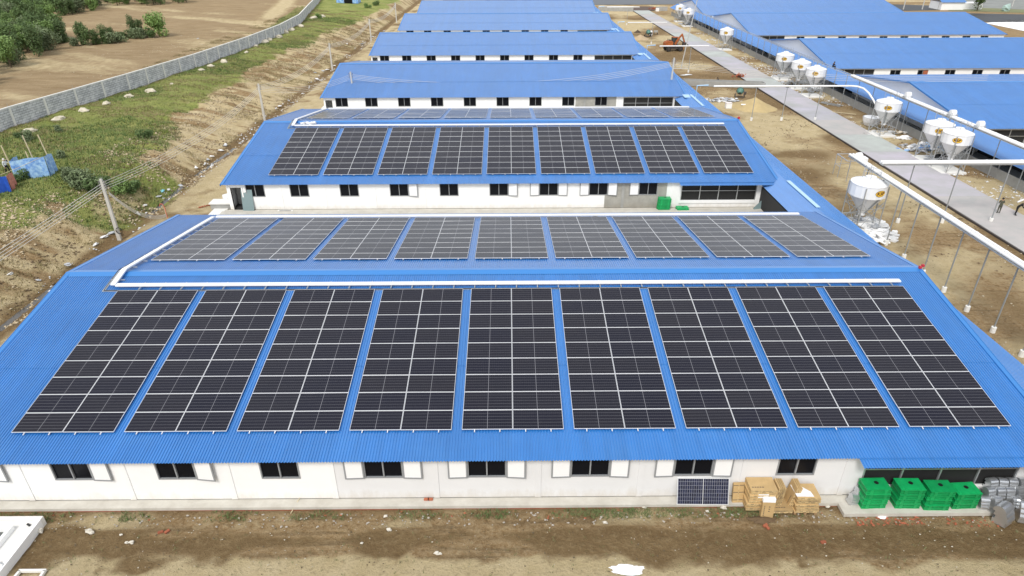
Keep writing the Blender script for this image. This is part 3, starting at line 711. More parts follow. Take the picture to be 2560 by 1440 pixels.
# ------------------------------------------------------------------ cable trays over the two solar roofs
def tray_run(T, pts, up=.16, w_=.29):
    for a, b_ in zip(pts[:-1], pts[1:]):
        a = Vector(a); b_ = Vector(b_)
        m = MB(); m.beam(a + Vector((0, 0, up)), b_ + Vector((0, 0, up)), w_, .08, SILO); m.build('tray_cover', T)
        d = (b_ - a); n = int(d.length/1.2); d.normalize(); s_ = d.cross(Vector((0, 0, 1))).normalized()
        for i in range(n):
            p = a + d*(.6 + 1.2*i)
            m = MB(); m.beam(p - s_*.42 + Vector((0, 0, up - .09)), p + s_*.42 + Vector((0, 0, up - .09)), .05, .05, GALV); m.build('bracket', T)
def cable_tray(i):
    O = Oi(i)
    zf = lambda y: -.15 + .1528*y
    zr_ = lambda y: .143 - .1528*(y - 1.92)
    T = thing('cable_tray', O, 'white covered cable tray around the arrays on the %s barn roof' % ('nearest', 'second')[i], 'cable tray', 'cable trays on the solar roofs')
    tray_run(T, [(22.5, .42, zf(.42) + .06), (-22.75, .42, zf(.42) + .06)])
    tray_run(T, [(-22.95, .42, zf(.42) + .06), (-22.95, 1.92, .143 + .09), (-22.95, 14.5, zr_(14.5) + .06)])
    tray_run(T, [(-22.75, 14.55, zr_(14.55) + .06), (22.4, 14.55, zr_(14.55) + .06)], w_=.28)
    m = MB(); c = .12
    m.tube([(22.3, .08, zf(.08) + .1), (-23.35, .08, zf(.08) + .1), (-23.35, 1.92, .143 + .16), (-23.35, 14.7, zr_(14.7) + .1)], .022, WIREB, 6); m.build('cable', T)
    m = MB(); m.beam((22.3, .12, zf(.12) + .04), (-23.45, .12, zf(.12) + .04), .16, .04, GALV); m.build('cable_ladder', T)
    m = MB(); m.beam((-23.38, .1, zf(.1) + .05), (-23.38, 1.92, .20), .16, .03, GALV); m.beam((-23.38, 1.92, .20), (-23.38, 14.7, zr_(14.7) + .05), .16, .03, GALV); m.build('cable_ladder', T)
cable_tray(0); cable_tray(1)
for (px, py, lb) in ((755, 299, 'crumpled white sacking left beside the tray on the second barn roof'),):
    O = Oi(1); m = MB(); 
    for k in range(4): blob(m, (-22 + .35*k, 1.0 + .2*(k % 2), .2), (.3, .2, .14), SACK, seed=k, amp=.5)
    tag(m.build('sacking', loc=O), lb, 'sacking')
for k, (px_, y_) in enumerate(((-22.4, 0.0), )): pass
for O, x in ((Oi(0), -17.7), (Oi(0), 6.6)):
    m = MB(); blob(m, (x, 14.75, -1.70), (.22, .16, .11), SACK, seed=int(x), amp=.5)
    tag(m.build('cloth'), 'small white rag on the far tray of the nearest roof, %s' % ('left' if x < 0 else 'right of centre'), 'rag')

# ------------------------------------------------------------------ block wall along the grassy bank
NTH = ['first', 'second', 'third', 'fourth', 'fifth', 'sixth', 'seventh', 'eighth', 'ninth', 'tenth', 'eleventh', 'twelfth', 'thirteenth', 'fourteenth', 'fifteenth', 'sixteenth', 'seventeenth', 'eighteenth', 'nineteenth', 'twentieth']
def brick_wall_mat():
    m = bpy.data.materials.new('concrete_blocks'); m.use_nodes = True; n = m.node_tree; b = n.nodes['Principled BSDF']; t = n.nodes.new('ShaderNodeTexCoord')
    sp = n.nodes.new('ShaderNodeSeparateXYZ'); cb = n.nodes.new('ShaderNodeCombineXYZ'); n.links.new(t.outputs['Object'], sp.inputs[0])
    n.links.new(sp.outputs[0], cb.inputs[0]); n.links.new(sp.outputs[2], cb.inputs[1])
    br = n.nodes.new('ShaderNodeTexBrick'); n.links.new(cb.outputs[0], br.inputs['Vector']); br.inputs['Scale'].default_value = 1
    br.inputs['Brick Width'].default_value = .62; br.inputs['Row Height'].default_value = .27; br.inputs['Mortar Size'].default_value = .03
    br.inputs['Color1'].default_value = (.62, .63, .65, 1); br.inputs['Color2'].default_value = (.44, .455, .475, 1); br.inputs['Mortar'].default_value = (.24, .25, .26, 1)
    no = n.nodes.new('ShaderNodeTexNoise'); no.inputs['Scale'].default_value = 1.1; no.inputs['Detail'].default_value = 7; n.links.new(t.outputs['Object'], no.inputs['Vector'])
    mr = n.nodes.new('ShaderNodeMapRange'); mr.inputs[1].default_value = .45; mr.inputs[2].default_value = .68; mr.inputs[4].default_value = .7; n.links.new(no.outputs[0], mr.inputs[0])
    mx_ = n.nodes.new('ShaderNodeMix'); mx_.data_type = 'RGBA'; n.links.new(mr.outputs[0], mx_.inputs[0]); n.links.new(br.outputs['Color'], mx_.inputs[6]); mx_.inputs[7].default_value = (.74, .75, .76, 1)
    n.links.new(mx_.outputs[2], b.inputs['Base Color']); b.inputs['Roughness'].default_value = .9
    bp = n.nodes.new('ShaderNodeBump'); bp.inputs['Strength'].default_value = .6; bp.inputs['Distance'].default_value = .02; bp.invert = True
    n.links.new(br.outputs['Fac'], bp.inputs['Height']); n.links.new(bp.outputs[0], b.inputs['Normal']); return m
BLOCKS = brick_wall_mat()
BW = thing('block_wall', (wall_x(45.), 45., gh(wall_x(45.), 45.)), 'long grey concrete block wall with pale posts along the grassy bank', 'wall')
bwl = Vector(BW.location)
# stations along the wall line
pts = []; tot = 0
P_ = [Vector((x, y, 0)) for x, y in WALLP]
seg = []; 
for a, b_ in zip(P_[:-1], P_[1:]):
    n_ = max(1, round((b_ - a).length/4.75)); seg += [a.lerp(b_, i/n_) for i in range(n_)]
seg.append(P_[-1])
WH = 2.15
for i, (a, b_) in enumerate(zip(seg[:-1], seg[1:])):
    za, zb_ = gh(a.x, a.y) - .05, gh(b_.x, b_.y) - .05; d = (b_ - a); Ln = d.length; ang = math.atan2(d.y, d.x)
    m = MB(); dz_ = zb_ - za; t = .075
    vs_ = [(x, y, z) for y in (-t, t) for x, z in ((.13, -.4), (Ln-.13, -.4 + dz_), (Ln-.13, WH + dz_), (.13, WH))]
    m.add(vs_, [(0, 1, 2, 3), (7, 6, 5, 4), (0, 4, 5, 1), (1, 5, 6, 2), (2, 6, 7, 3), (3, 7, 4, 0)], BLOCKS)
    m.build('block_panel', BW, (a.x - bwl.x, a.y - bwl.y, za - bwl.z), (0, 0, ang))
    m = MB(); m.beam((0, 0, WH + .06), (Ln, 0, WH + .06 + dz_), .24, .12, CONC3); m.build('cap_beam', BW, (a.x - bwl.x, a.y - bwl.y, za - bwl.z), (0, 0, ang))
    m = MB(); m.box(-.16, .16, -.14, .14, -.4, WH - .002, CONC3); m.build('post', BW, (a.x - bwl.x, a.y - bwl.y, za - bwl.z), (0, 0, ang))
    if i % 2: m = MB(); m.tube([(0, 0, WH + .1), (0, 0, WH + .55)], .012, GALVP, 5); m.build('bar', BW, (a.x - bwl.x, a.y - bwl.y, za - bwl.z))

# ------------------------------------------------------------------ utility poles and wires
def upole(p, h, label, lean=(0, 0), ins=(1, 1)):
    T = thing('utility_pole', p, label, 'utility pole', 'concrete utility poles')
    m = MB(); n_ = 6; vs_ = []
    for i in range(n_+1):
        t = i/n_; w_ = .155 - .06*t; d_ = .11 - .035*t; z = h*t - .3*(1-t)
        vs_ += [(lean[0]*t + sx*w_, lean[1]*t + sy*d_, z) for sx, sy in ((-1, -1), (1, -1), (1, 1), (-1, 1))]
    fs = [(i*4+k, i*4+(k+1) % 4, i*4+4+(k+1) % 4, i*4+4+k) for i in range(n_) for k in range(4)] + [(n_*4, n_*4+1, n_*4+2, n_*4+3)]
    m.add(vs_, fs, POLEC); m.build('shaft', T)
    for sx in [s for s, on in ((-1, ins[0]), (1, ins[1])) if on]:
        m = MB(); x = lean[0]*.9 + sx*.24
        m.beam((x, lean[1]*.9, h*.97), (x, lean[1]*.9, h*.83), .03, .03, GALV)
        m.beam((lean[0]*.9, lean[1]*.9, h*.96), (x, lean[1]*.9, h*.96), .03, .03, GALV); m.beam((lean[0]*.9, lean[1]*.9, h*.84), (x, lean[1]*.9, h*.84), .03, .03, GALV)
        m.build('rack', T)
        for k in range(4):
            m = MB(); m.lathe([(.03, -.05), (.06, -.04), (.035, 0), (.06, .04), (.03, .05)], INSUL, 8, (x, lean[1]*.9, h*(.955 - .038*k))); m.build('insulator', T)
    return T
def wires(a, b_, sag, label, n=4, r=.016, spread=.2, m_=WIRE):
    T = thing('overhead_cable', a, label, 'overhead wires', 'overhead wires between the poles')
    a = Vector(a); b_ = Vector(b_); k = 14
    for j in range(n):
        m = MB(); dz = -spread*j
        m.tube([(b_ - a)*(i/k) + Vector((0, 0, dz - sag*4*(i/k)*(1 - i/k)*(1 + .04*j))) for i in range(k+1)], r, m_, 5, cap=False); m.build('wire', T)
    return T
LP = [(-33.6, -19.0), (-33.5, 18.9), (-34.2, 60.0), (-33.7, 98.9), (-32.9, 136.), (-32.2, 173.)]
LH = [5.2, 5.2, 4.8, 4.7, 5.0, 5.4]
for i, ((x, y), h) in enumerate(zip(LP, LH)):
    if i: upole((x, y, gz(y)), h, ['', 'nearest concrete utility pole beside the ditch, cables dropping to the track', 'second concrete pole along the foot of the sandy bank', 'third concrete pole along the foot of the sandy bank', 'fourth concrete pole along the foot of the sandy bank', 'farthest concrete pole along the foot of the sandy bank'][i])
    else: upole((x, y, gz(y)), h, 'concrete utility pole left of the nearest barn, outside the view')
for i in range(5):
    (x0, y0), (x1, y1) = LP[i], LP[i+1]
    a = (x0 + .24, y0, gz(y0) + LH[i]*.955); b_ = (x1 + .24, y1, gz(y1) + LH[i+1]*.955)
    wires(a, b_, [.25, 1.0, 1.1, 1.0, 1.0][i], 'four pale wires along the bank, %s span from the left edge' % NTH[i], r=[.02, .017, .022, .025, .03][i])
mp1 = (-22.64, 65.81, gz(65.81)); mp2 = (23.72, 66.69, gz(66.69)); mp3 = (57.3, 39.3, gz(39.3))
upole(mp1, 5.3, 'slim concrete pole rising before the left end of the third barn', lean=(-.15, 0))
upole(mp2, 6.9, 'slim concrete pole rising before the right end of the third barn', lean=(.15, 0))
upole(mp3, 5.6, 'dark slim pole at the right edge beside the nearest right barn', lean=(.5, 0), ins=(0, 1))
wires((LP[2][0] + .24, 60., gz(60) + 4.4), (mp1[0] - .35, mp1[1], mp1[2] + 4.85), .75, 'four thin wires from the second bank pole to the third barn')
wires((mp1[0] + .15, mp1[1], mp1[2] + 4.9), (mp2[0] - .15, mp2[1], mp2[2] + 6.3), 2.0, 'four thin wires sagging across the third barn roof', r=.02)
wires((mp2[0] + .4, mp2[1], mp2[2] + 6.3), (62, 55, gz(55) + 6.4), .8, 'four thin wires crossing the road to the right barns', r=.016)
# service drop to the track
st = at(419, 548); T = thing('service_stake', st, 'short pale stake with red hooked pipe at the corner of the track', 'stake')
m = MB(); m.tube([(0, 0, 0), (-.05, 0, 1.25)], .03, BAMBOO, 6); m.build('stake_shaft', T)
m = MB(); m.tube([(.02, 0, .1), (.0, 0, 1.1), (-.08, 0, 1.45), (-.3, 0, 1.5), (-.42, 0, 1.25)], .03, mat('red_conduit', (.6, .12, .08), .6), 6); m.build('hook_pipe', T)
wires((-33.2, 18.9, gz(18.9) + 4.1), tuple(st + Vector((0, 0, .5))), .9, 'bundle of pale cables dropping from the nearest pole to the track', n=4, spread=.07, r=.02)
wires((-33.2, 18.9, gz(18.9) + 4.0), tuple(st + Vector((-.1, .4, .9))), .8, 'single black cable dropping from the nearest pole to the track', n=1, r=.018, m_=WIREB)
m = MB(); m.tube([(.25*math.cos(a), .1, .3 + .28*math.sin(a)) for a in np.linspace(0, 6.28, 14)], .035, WIREB, 6)
tag(m.build('cable_coil', loc=Vector((-33.2, 18.6, gz(18.6) + .35))), 'coil of black cable at the foot of the nearest pole', 'cable')
# tall leaning lighting mast by the excavator
b0 = at(1702, 172); d = ray(1745, -8); tp = CAM + d*((b0.y - CAM.y)/d.y)
T = thing('lighting_mast', b0, 'very tall thin grey mast leaning beside the excavator', 'mast')
m = MB(); m.tube([(0, 0, 0), tuple(tp - b0)], .10, POLEC, 8, r2=.07); m.build('shaft', T)
m = MB(); v = (tp - b0)*.34; m.beam(v*.0 + Vector((-1.5, 0, .05)), Vector((1.2, -.2, .05)), .08, .08, CONC3); m.beam((-1.4, 0, .1), v*.16, .05, .05, GALV); m.beam((1.2, -.2, .1), v*.16, .05, .05, GALV); m.build('base_frame', T)

# ------------------------------------------------------------------ feed conveyors
def feed_conveyor(label, p0, p1, posts, two=True, tray=True, joints=3.0, footing=True, pr=.035, tr=.105, lattice=False):
    """p0,p1: ends (x,y,h above ground); posts: list of (x,y)"""
    z0 = gz(p0[1]) + p0[2]; z1 = gz(p1[1]) + p1[2]; a = Vector((p0[0], p0[1], z0)); b_ = Vector((p1[0], p1[1], z1))
    T = thing('feed_conveyor', a, label, 'feed conveyor', 'overhead feed conveyors'); d = b_ - a; Ln = d.length; u = d.normalized(); s_ = u.cross(Vector((0, 0, 1))).normalized()
    offs = (-.16, .16) if two else (0,)
    if not lattice:
        for o in offs: m = MB(); m.tube([s_*o, d + s_*o], tr, PVC, 10); m.build('feed_tube', T)
        k = joints
        while k < Ln:
            m = MB(); m.tube([u*k, u*(k+.12)], tr + .015, SILOSH, 8); 
            m2 = MB()
            for o in offs: m2.tube([u*k + s_*o, u*(k+.14) + s_*o], tr + .018, SILOSH, 10)
            m2.build('coupling', T); k += joints
    if tray:
        m = MB(); m.beam(Vector((0, 0, -tr - .05)), d + Vector((0, 0, -tr - .05)), (.56 if two else .24), .06, GALV); m.build('support_tray', T)
    if lattice:
        for o in (-.35, .35): m = MB(); m.beam(s_*o, d + s_*o, .06, .07, GALV); m.build('rail', T)
        m = MB(); k = 0
        while k < Ln: m.beam(u*k - s_*.35, u*k + s_*.35, .04, .03, GALV); k += 1.0
        m.build('cross_ties', T, kind='stuff') if Ln > 300 else m.build('cross_ties', T)
    for (x, y) in posts:
        t = ((Vector((x, y, 0)) - Vector((a.x, a.y, 0))).dot(Vector((u.x, u.y, 0))))
        q = a + u*t; g_ = gz(y); bx = Vector((x, y, g_)) - a
        m = MB(); m.beam(bx, Vector((x - a.x, y - a.y, q.z - a.z - tr - .05)), pr*2, pr*2, GALVP); po = m.build('post', T)
        if footing:
            m = MB(); m.lathe([(.17, -.1), (.16, .36), (.15, .38)], CONC3, 12, (bx.x, bx.y, bx.z)); m.build('footing', po)
    return T
PY = [16.5 - 2.75*k for k in range(-2, 9)]
feed_conveyor('double white feed conveyor on thin posts right of the nearest barn', (31.05, 25.3, 5.02), (31.05, -12, 5.02), [(31.1, y) for y in PY])
feed_conveyor('white feed conveyor crossing the road at the right edge', (31.6, 21.2, 5.55), (66, 21.2, 5.55), [(34.5, 21.2), (38.45, 21.2), (42.8, 21.2), (47.0, 21.2), (51.6, 21.2)], tr=.12)
feed_conveyor('white feed conveyor crossing the road behind the second barn', (27.5, 57.9, 4.62), (46.0, 57.9, 4.58), [(33.3, 57.9), (37.45, 57.9), (42.07, 57.9)], two=False, tr=.11, tray=False)
m = MB(); m.tube([Vector((46.0, 57.9, gz(57.9) + 4.58)) + Vector(v) for v in ((0, 0, 0), (.8, -.15, -.05), (1.4, -.7, -.2), (1.75, -1.6, -.6), (1.95, -2.7, -1.2), (2.1, -4.2, -2.1), (2.2, -5.4, -2.9))], .11, PVC, 10)
tag(m.build('drop_pipe'), 'white curved pipe bending down from the road conveyor to a silo', 'pipe')
for i, xe in ((3, 36.5), (4, 36.5), (5, 36.5)):
    y = 57.9 + 36.1*(i-2)
    feed_conveyor('short white feed conveyor beside the %s barn of the left row' % ['', '', '', 'fourth', 'fifth', 'sixth'][i], (27.5, y, 4.6), (xe, y, 4.6), [(33.3, y), (40.5, y)][:1], two=False, tr=.10, tray=False)
for i in (2, 3, 4, 5):
    y = Oi(i).y - 14.5; z = gz(y); T = thing('feed_riser', (25.2, y, z), 'pale blue bracket pipe rising from the corridor roof by the %s barn' % ['', '', 'third', 'fourth', 'fifth', 'sixth'][i], 'pipe', 'pale pipes at the barn corners')
    m = MB(); m.tube([(0, 0, 2.6), (0, 0, 4.75), (1.5, 0, 4.8)], .09, PALEBLUE, 8); m.build('riser_pipe', T)
    m = MB(); m.box(-1.2, .1, 1.0, 2.6, 2.9, 3.0, PALEBLUE); m.build('bracket_plate', T)
feed_conveyor('double white feed conveyor on tall posts above the right silos', (49.9, 22, 4.45), (49.9, 66, 4.45), [(x, y) for y in np.arange(24.5, 66, 4.4) for x in (50.2,)], footing=False, tr=.14)
feed_conveyor('steel ladder track on thin posts along the far right barns', (49.9, 66, 4.4), (49.9, 172, 4.4), [(50.2, y) for y in np.arange(68, 172, 3.6)], lattice=True, tray=False, footing=False, pr=.04)
for y in (36.5, 41.5, 51.0):
    m = MB(); m.lathe([(.0, -.3), (.34, -.28), (.34, .28), (0, .3)], PVC, 10, (0, 0, 0), cap=False, ax='x'); m.box(-.5, .5, -.25, .25, -.35, -.15, GALV)
    tag(m.build('drive_motor', loc=(49.9, y, gz(y) + 4.85)), 'white motor housing on the conveyor above the %s silo' % {36.5: 'nearest right', 41.5: 'second right', 51.0: 'third right'}[y], 'motor')
T = thing('loading_platform', (30.7, 24.6, gz(24.6) + 4.9), 'small steel platform frame with white motor at the conveyor end', 'platform')
m = MB()
for a, b_ in (((-.7, -.9, 0), (.7, -.9, 0)), ((.7, -.9, 0), (.7, 1.2, 0)), ((.7, 1.2, 0), (-.7, 1.2, 0)), ((-.7, 1.2, 0), (-.7, -.9, 0))): m.beam(a, b_, .06, .06, GALV)
for x, y in ((-.7, 1.2), (.7, 1.2), (-.7, .2), (-.4, -.9)): m.beam((x, y, 0), (x, y, -1.9), .04, .04, GALV)
m.beam((-.7, 1.2, -.9), (.7, 1.2, -.9), .03, .03, GALV); m.beam((-.7, .2, -.9), (-.7, 1.2, -.9), .03, .03, GALV); m.build('frame', T)
m = MB(); blob(m, (.75, .1, .15), (.38, .42, .33), PVC, amp=.1); m.box(.5, 1.1, -.9, -.2, -.1, .25, SILO); m.build('motor', T)

# ------------------------------------------------------------------ silos
SR = 1.45
def text_mesh(body, size, depth=.0):
    cu = bpy.data.curves.new('letters', 'FONT'); cu.body = body; cu.size = size; cu.align_x = 'CENTER'; cu.align_y = 'CENTER'; cu.resolution_u = 3; cu.offset = .014
    o = bpy.data.objects.new('letters', cu); COL.objects.link(o); dg = bpy.context.evaluated_depsgraph_get(); dg.update()
    me_ = bpy.data.meshes.new_from_object(o.evaluated_get(dg)); bpy.data.objects.remove(o); return me_
def silo_parts(azl):
    """meshes in silo space, base at 0; logo azimuth azl (radians, 0 = toward -Y)"""
    out = []
    m = MB(); n = 16
    m.lathe([(SR, 3.02), (SR, 4.0)], SILO, n, cap=False); out.append(('cylinder', m.mesh('silo_cylinder'), None))
    m = MB(); m.lathe([(SR + .03, 3.96), (SR + .03, 4.03)], SILO, n, cap=False); m.lathe([(SR + .03, 4.03), (.42, 4.40)], SILO, n, cap=False); m.lathe([(.42, 4.40), (.42, 4.52), (0, 4.58)], SILO, 14, cap=False); out.append(('silo_roof', m.mesh('silo_roof'), None))
    m = MB(); m.lathe([(.26, 1.32), (SR - .01, 3.02)], SILOSH, n, cap=False); m.lathe([(.26, 1.1), (.26, 1.32)], SILOSH, 14); out.append(('hopper_cone', m.mesh('hopper_cone'), None))
    m = MB(); m.lathe([(SR + .03, 2.98), (SR + .03, 3.05)], SILOSH, n, cap=False); out.append(('ring_band', m.mesh('ring_band'), None))
    for k in range(4):
        a = R(45 + 90*k) + .2; x, y = (SR + .06)*math.cos(a), (SR + .06)*math.sin(a)
        m = MB(); m.beam((x, y, 0), (x, y, 3.9), .075, .075, GALV); out.append(('leg', m.mesh('silo_leg'), None))
    m = MB()
    for k in range(4):
        a = R(45 + 90*k) + .2; b_ = a + R(90); p = lambda q, z: (SR*math.cos(q)*1.04, SR*math.sin(q)*1.04, z)
        m.beam(p(a, .9), p(b_, .9), .05, .05, GALV); m.beam(p(a, .1), p(b_, 2.6), .035, .035, GALV); m.beam(p(b_, .1), p(a, 2.6), .035, .035, GALV)
        m.beam(p(a, 2.0), p(b_, 2.0), .04, .04, GALV); m.beam(p(a, .9), (.2*math.cos(a), .2*math.sin(a), 1.2), .05, .05, GALV)
    out.append(('bracing', m.mesh('silo_bracing'), None))
    # sight strip down the cone under the logo
    m = MB(); a = azl - R(90)
    for da, wd in ((0, .16), (R(68), .12)):
        c, s = math.cos(a + da), math.sin(a + da); m.beam(((SR+.01)*c, (SR+.01)*s, 3.0), (.30*c, .30*s, 1.35), wd, .04, GALVP)
    out.append(('sight_strip', m.mesh('sight_strip'), None))
    # ladder with cage over the roof
    m = MB(); a = azl - R(90) + R(150); c, s = math.cos(a), math.sin(a)
    for o in (-.2, .2):
        m.beam(((SR+.12)*c - s*o, (SR+.12)*s + c*o, .2), ((SR+.12)*c - s*o, (SR+.12)*s + c*o, 5.0), .035, .035, GALV)
    for k in range(15): z = .5 + .3*k; m.beam(((SR+.12)*c - s*.2, (SR+.12)*s + c*.2, z), ((SR+.12)*c + s*.2, (SR+.12)*s - c*.2, z), .02, .02, GALV)
    out.append(('ladder', m.mesh('ladder'), None))
    m = MB()
    for k in range(6):
        q = k/6*2*math.pi; m.beam((.75*math.cos(q), .75*math.sin(q), 4.45), (.75*math.cos(q), .75*math.sin(q), 5.05), .025, .025, GALV)
        q2 = (k+1)/6*2*math.pi; m.beam((.75*math.cos(q), .75*math.sin(q), 5.05), (.75*math.cos(q2), .75*math.sin(q2), 5.05), .025, .025, GALV)
    out.append(('hatch_rail', m.mesh('hatch_rail'), None))
    # logo: yellow oval with brown rim and letters KSP, bent to the shell
    def bend(px, pz, r): q = azl - R(90) + px/SR; return (r*math.cos(q), r*math.sin(q), 3.5 + pz)
    for nm, rx, rz_, rr_, mm in (('logo_rim', .45, .275, SR + .012, BRN), ('logo_plate', .415, .24, SR + .018, YEL)):
        m = MB(); N_ = 30; vs_ = [bend(0, 0, rr_)] 
        for ring in (.5, 1.0): vs_ += [bend(rx*ring*math.cos(t), rz_*ring*math.sin(t), rr_) for t in np.linspace(0, 2*math.pi, N_, endpoint=False)]
        fs = [(0, 1+k, 1+(k+1) % N_) for k in range(N_)] + [(1+k, 1+N_+k, 1+N_+(k+1) % N_, 1+(k+1) % N_) for k in range(N_)]
        m.add(vs_, fs, mm); out.append((nm, m.mesh(nm), 'logo'))
    me_ = text_mesh('KSP', .36)
    for v in me_.vertices: v.co = bend(v.co.x*1.12, v.co.y, SR + .026)
    me_.materials.clear(); me_.materials.append(BRN); out.append(('letters', me_, 'logo'))
    return out
def silo(loc, azl, label, pad=.0):
    T = thing('feed_silo', loc, label, 'silo', 'white feed silos'); lg = None
    for nm, me_, par in silo_parts(azl):
        if par: o = link(nm, me_, lg if lg else T); lg = lg or o
        else: link(nm, me_, T)
    return T
def silo_at(px, py, hh, azl, label, pad=.15):
    p = at(px, py, hh + pad, flat=True); loc = Vector((p.x, p.y, gz(p.y) + pad))
    m = MB(); s_ = 1.35; m.box(-s_, s_, -s_, s_, -.4 - pad, -.002, CONC3); t = tag(m.build('silo_pad', loc=loc), 'pale concrete pad under the ' + label.split(',')[0], 'concrete pad', 'concrete pads under the silos')
    return silo(loc, azl, label), loc
S1, L1_ = silo_at(2171, 470, 3.5, R(14), 'nearest white silo, standing before the road over white sacks', .42)
_, L5 = silo_at(2221, 264, 3.5, R(-28), 'lone white silo, curved pipe ending at its left leg')
_, L6 = silo_at(2348, 320, 3.5, R(-28), 'rear silo of the near pair, beyond the road')
_, L7 = silo_at(2393, 343, 3.5, R(-30), 'front silo of the near pair, overlapping its neighbour')
_, L2 = silo_at(1963, 144, 3.5, R(-26), 'left silo of the middle three, apart from the two')
_, L3 = silo_at(2003, 163, 3.5, R(-26), 'middle silo of the middle three, half hidden')
_, L4 = silo_at(2040, 180, 3.5, R(-26), 'right silo of the middle three, in front')
_, L8 = silo_at(1817, 80, 3.5, R(-24), 'single silo before the third right barn gable')
_, L9 = silo_at(1722, 30, 3.5, R(-22), 'far white silo at the end of the road')
_, L10 = silo_at(1702, 20, 3.5, R(-22), 'farthest white silo, behind the far one')

# ------------------------------------------------------------------ things along the nearest barn wall
WY, LZ = -11.5, -4.51                       # wall face and top of the walkway
def onwall(px, y=-11.8, py=1200):           # X of a picture column at depth y near the walkway
    d = ray(px, py); return CAM.x + d.x*(y - CAM.y)/d.y
def ordn(i): return NTH[i]
# leaning solar module
def blue_pv():
    m = bpy.data.materials.new('blue_solar_cells'); m.use_nodes = True; n = m.node_tree; b = n.nodes['Principled BSDF']
    t = n.nodes.new('ShaderNodeTexCoord'); br = n.nodes.new('ShaderNodeTexBrick'); br.offset = 0; br.squash = 1
    br.inputs['Scale'].default_value = 1; br.inputs['Brick Width'].default_value = .1008; br.inputs['Row Height'].default_value = .1785; br.inputs['Mortar Size'].default_value = .0042
    br.inputs['Mortar Smooth'].default_value = .1
    br.inputs['Color1'].default_value = (.006, .008, .026, 1); br.inputs['Color2'].default_value = (.012, .016, .05, 1); br.inputs['Mortar'].default_value = (.36, .38, .44, 1)
    n.links.new(t.outputs['Object'], br.inputs['Vector']); n.links.new(br.outputs['Color'], b.inputs['Base Color']); b.inputs['Roughness'].default_value = .25
    return m
BPV = blue_pv()
xl, xr_ = onwall(1699, -11.9, 1215), onwall(1826, -11.9, 1215)
T = thing('solar_module', ((xl + xr_)/2, -12.02, LZ), 'single blue solar module leaning on the wall of the nearest barn', 'solar module', rot=(R(68), 0, R(-1)))
m = MB(); hw = (xr_ - xl)/2 + .03; hh = 1.24; b_ = .026
m.box(-hw, hw, 0, b_, -.04, 0, ALU); m.box(-hw, hw, hh - b_, hh, -.04, 0, ALU); m.box(-hw, -hw + b_, b_, hh - b_, -.04, 0, ALU); m.box(hw - b_, hw, b_, hh - b_, -.04, 0, ALU); m.box(-.011, .011, b_, hh - b_, -.012, -.004, ALU); m.build('frame', T)
m = MB(); m.box(-hw + b_, hw - b_, b_, hh - b_, -.02, -.006, BPV); m.build('cell_glass', T)
# cartons
def carton_mesh(w_, d_, h, marks=True, seed=0):
    m = MB(); r_ = random.Random(seed); m.box(-w_/2, w_/2, -d_/2, d_/2, 0, h, CARD)
    m.box(-w_/2 + .01, w_/2 - .01, -d_/2 - .004, -d_/2, .008, h - .008, CARDE)
    if marks:
        for k in range(6):
            x = -w_/2 + .1 + r_.random()*(w_ - .3); m.box(x, x + r_.uniform(.04, .12), -d_/2 - .007, -d_/2 - .0045, h*.35, h*.6, PRINT)
        for k in range(5): m.box(-w_*.42 + k*.11, -w_*.42 + k*.11 + .08, -d_*.28, -d_*.22, h, h + .003, PRINT)
    return m.mesh('carton')
CG = 'cartons stacked at the nearest barn wall'
def stack(px0, px1, n, h, y, depth, where, pallet=False, seed=1):
    x0, x1 = onwall(px0, y, 1215), onwall(px1, y, 1215); w_ = x1 - x0; xm = (x0 + x1)/2; z = LZ; r_ = random.Random(seed)
    if pallet:
        P = thing('pallet', (xm, y, LZ - .12), 'low wooden pallet under the right stack of cartons', 'pallet')
        for k in range(5): mm = MB(); mm.box(-w_/2, w_/2, -depth/2 + k*depth/5 + .02, -depth/2 + (k+1)*depth/5 - .02, .10, .12, WOOD); mm.build('slat', P)
        for k in (-.5, 0, .5): mm = MB(); mm.box(k*w_*.9 - .05, k*w_*.9 + .05, -depth/2, depth/2, 0, .10, WOOD); mm.build('bearer', P)
        z += .0
    me_ = [carton_mesh(w_, depth, h - .008, seed=s) for s in range(3)]
    for i in range(n):
        o = link('carton', me_[i % 3], None, (xm + r_.uniform(-.05, .05), y + r_.uniform(-.04, .04), z), (0, 0, r_.uniform(-.03, .03)))
        lb = ('topmost flat carton of the %s stack' if i == n-1 else ('lowest flat carton of the %s stack' if i == 0 else 'flat carton, ' + NTH[i] + ' from the bottom of the %s stack')) % where
        tag(o, lb, 'carton', CG); z += h
    return xm, z
xm1, z1 = stack(1868, 1934, 14, .085, -11.95, .8, 'left cardboard', seed=4)
xm2, z2 = stack(1990, 2047, 11, .085, -12.1, .85, 'right cardboard', pallet=True, seed=9)
m = MB(); m.add([(xm2 - .55, -12.48, z2 + .012), (xm2 + .20, -12.50, z2 + .012), (xm2 + .15, -12.2, z2 + .016), (xm2 - .30, -11.75, z2 + .03), (xm2 - .6, -11.8, z2 + .02)], [(0, 1, 2, 3, 4)], PAPER)
tag(m.build('foam_sheet'), 'white crumpled sheet lying on the right cardboard stack', 'sheet')
m = MB(); m.box(xm1 - .2, xm1 + .25, -12.38, -12.36, z1 - .42, z1 - .22, PAPER); tag(m.build('paper_label'), 'white paper strip on the front of the left cardboard stack', 'paper')
for k in range(7):                         # cartons standing on edge between the stacks
    x = xm1 + .72 + k*.085 + (.38 if k > 3 else 0); ln = R(3 if k < 4 else 11)
    o = link('carton', carton_mesh(1.20, .62, .07, seed=k), None, (x, -11.98, LZ + .02), (0, R(-90) + (ln if k < 4 else ln), 0))
    o.location.z = LZ + .62; tag(o, 'carton standing on edge between the stacks, %s from the left' % NTH[k], 'carton', CG)
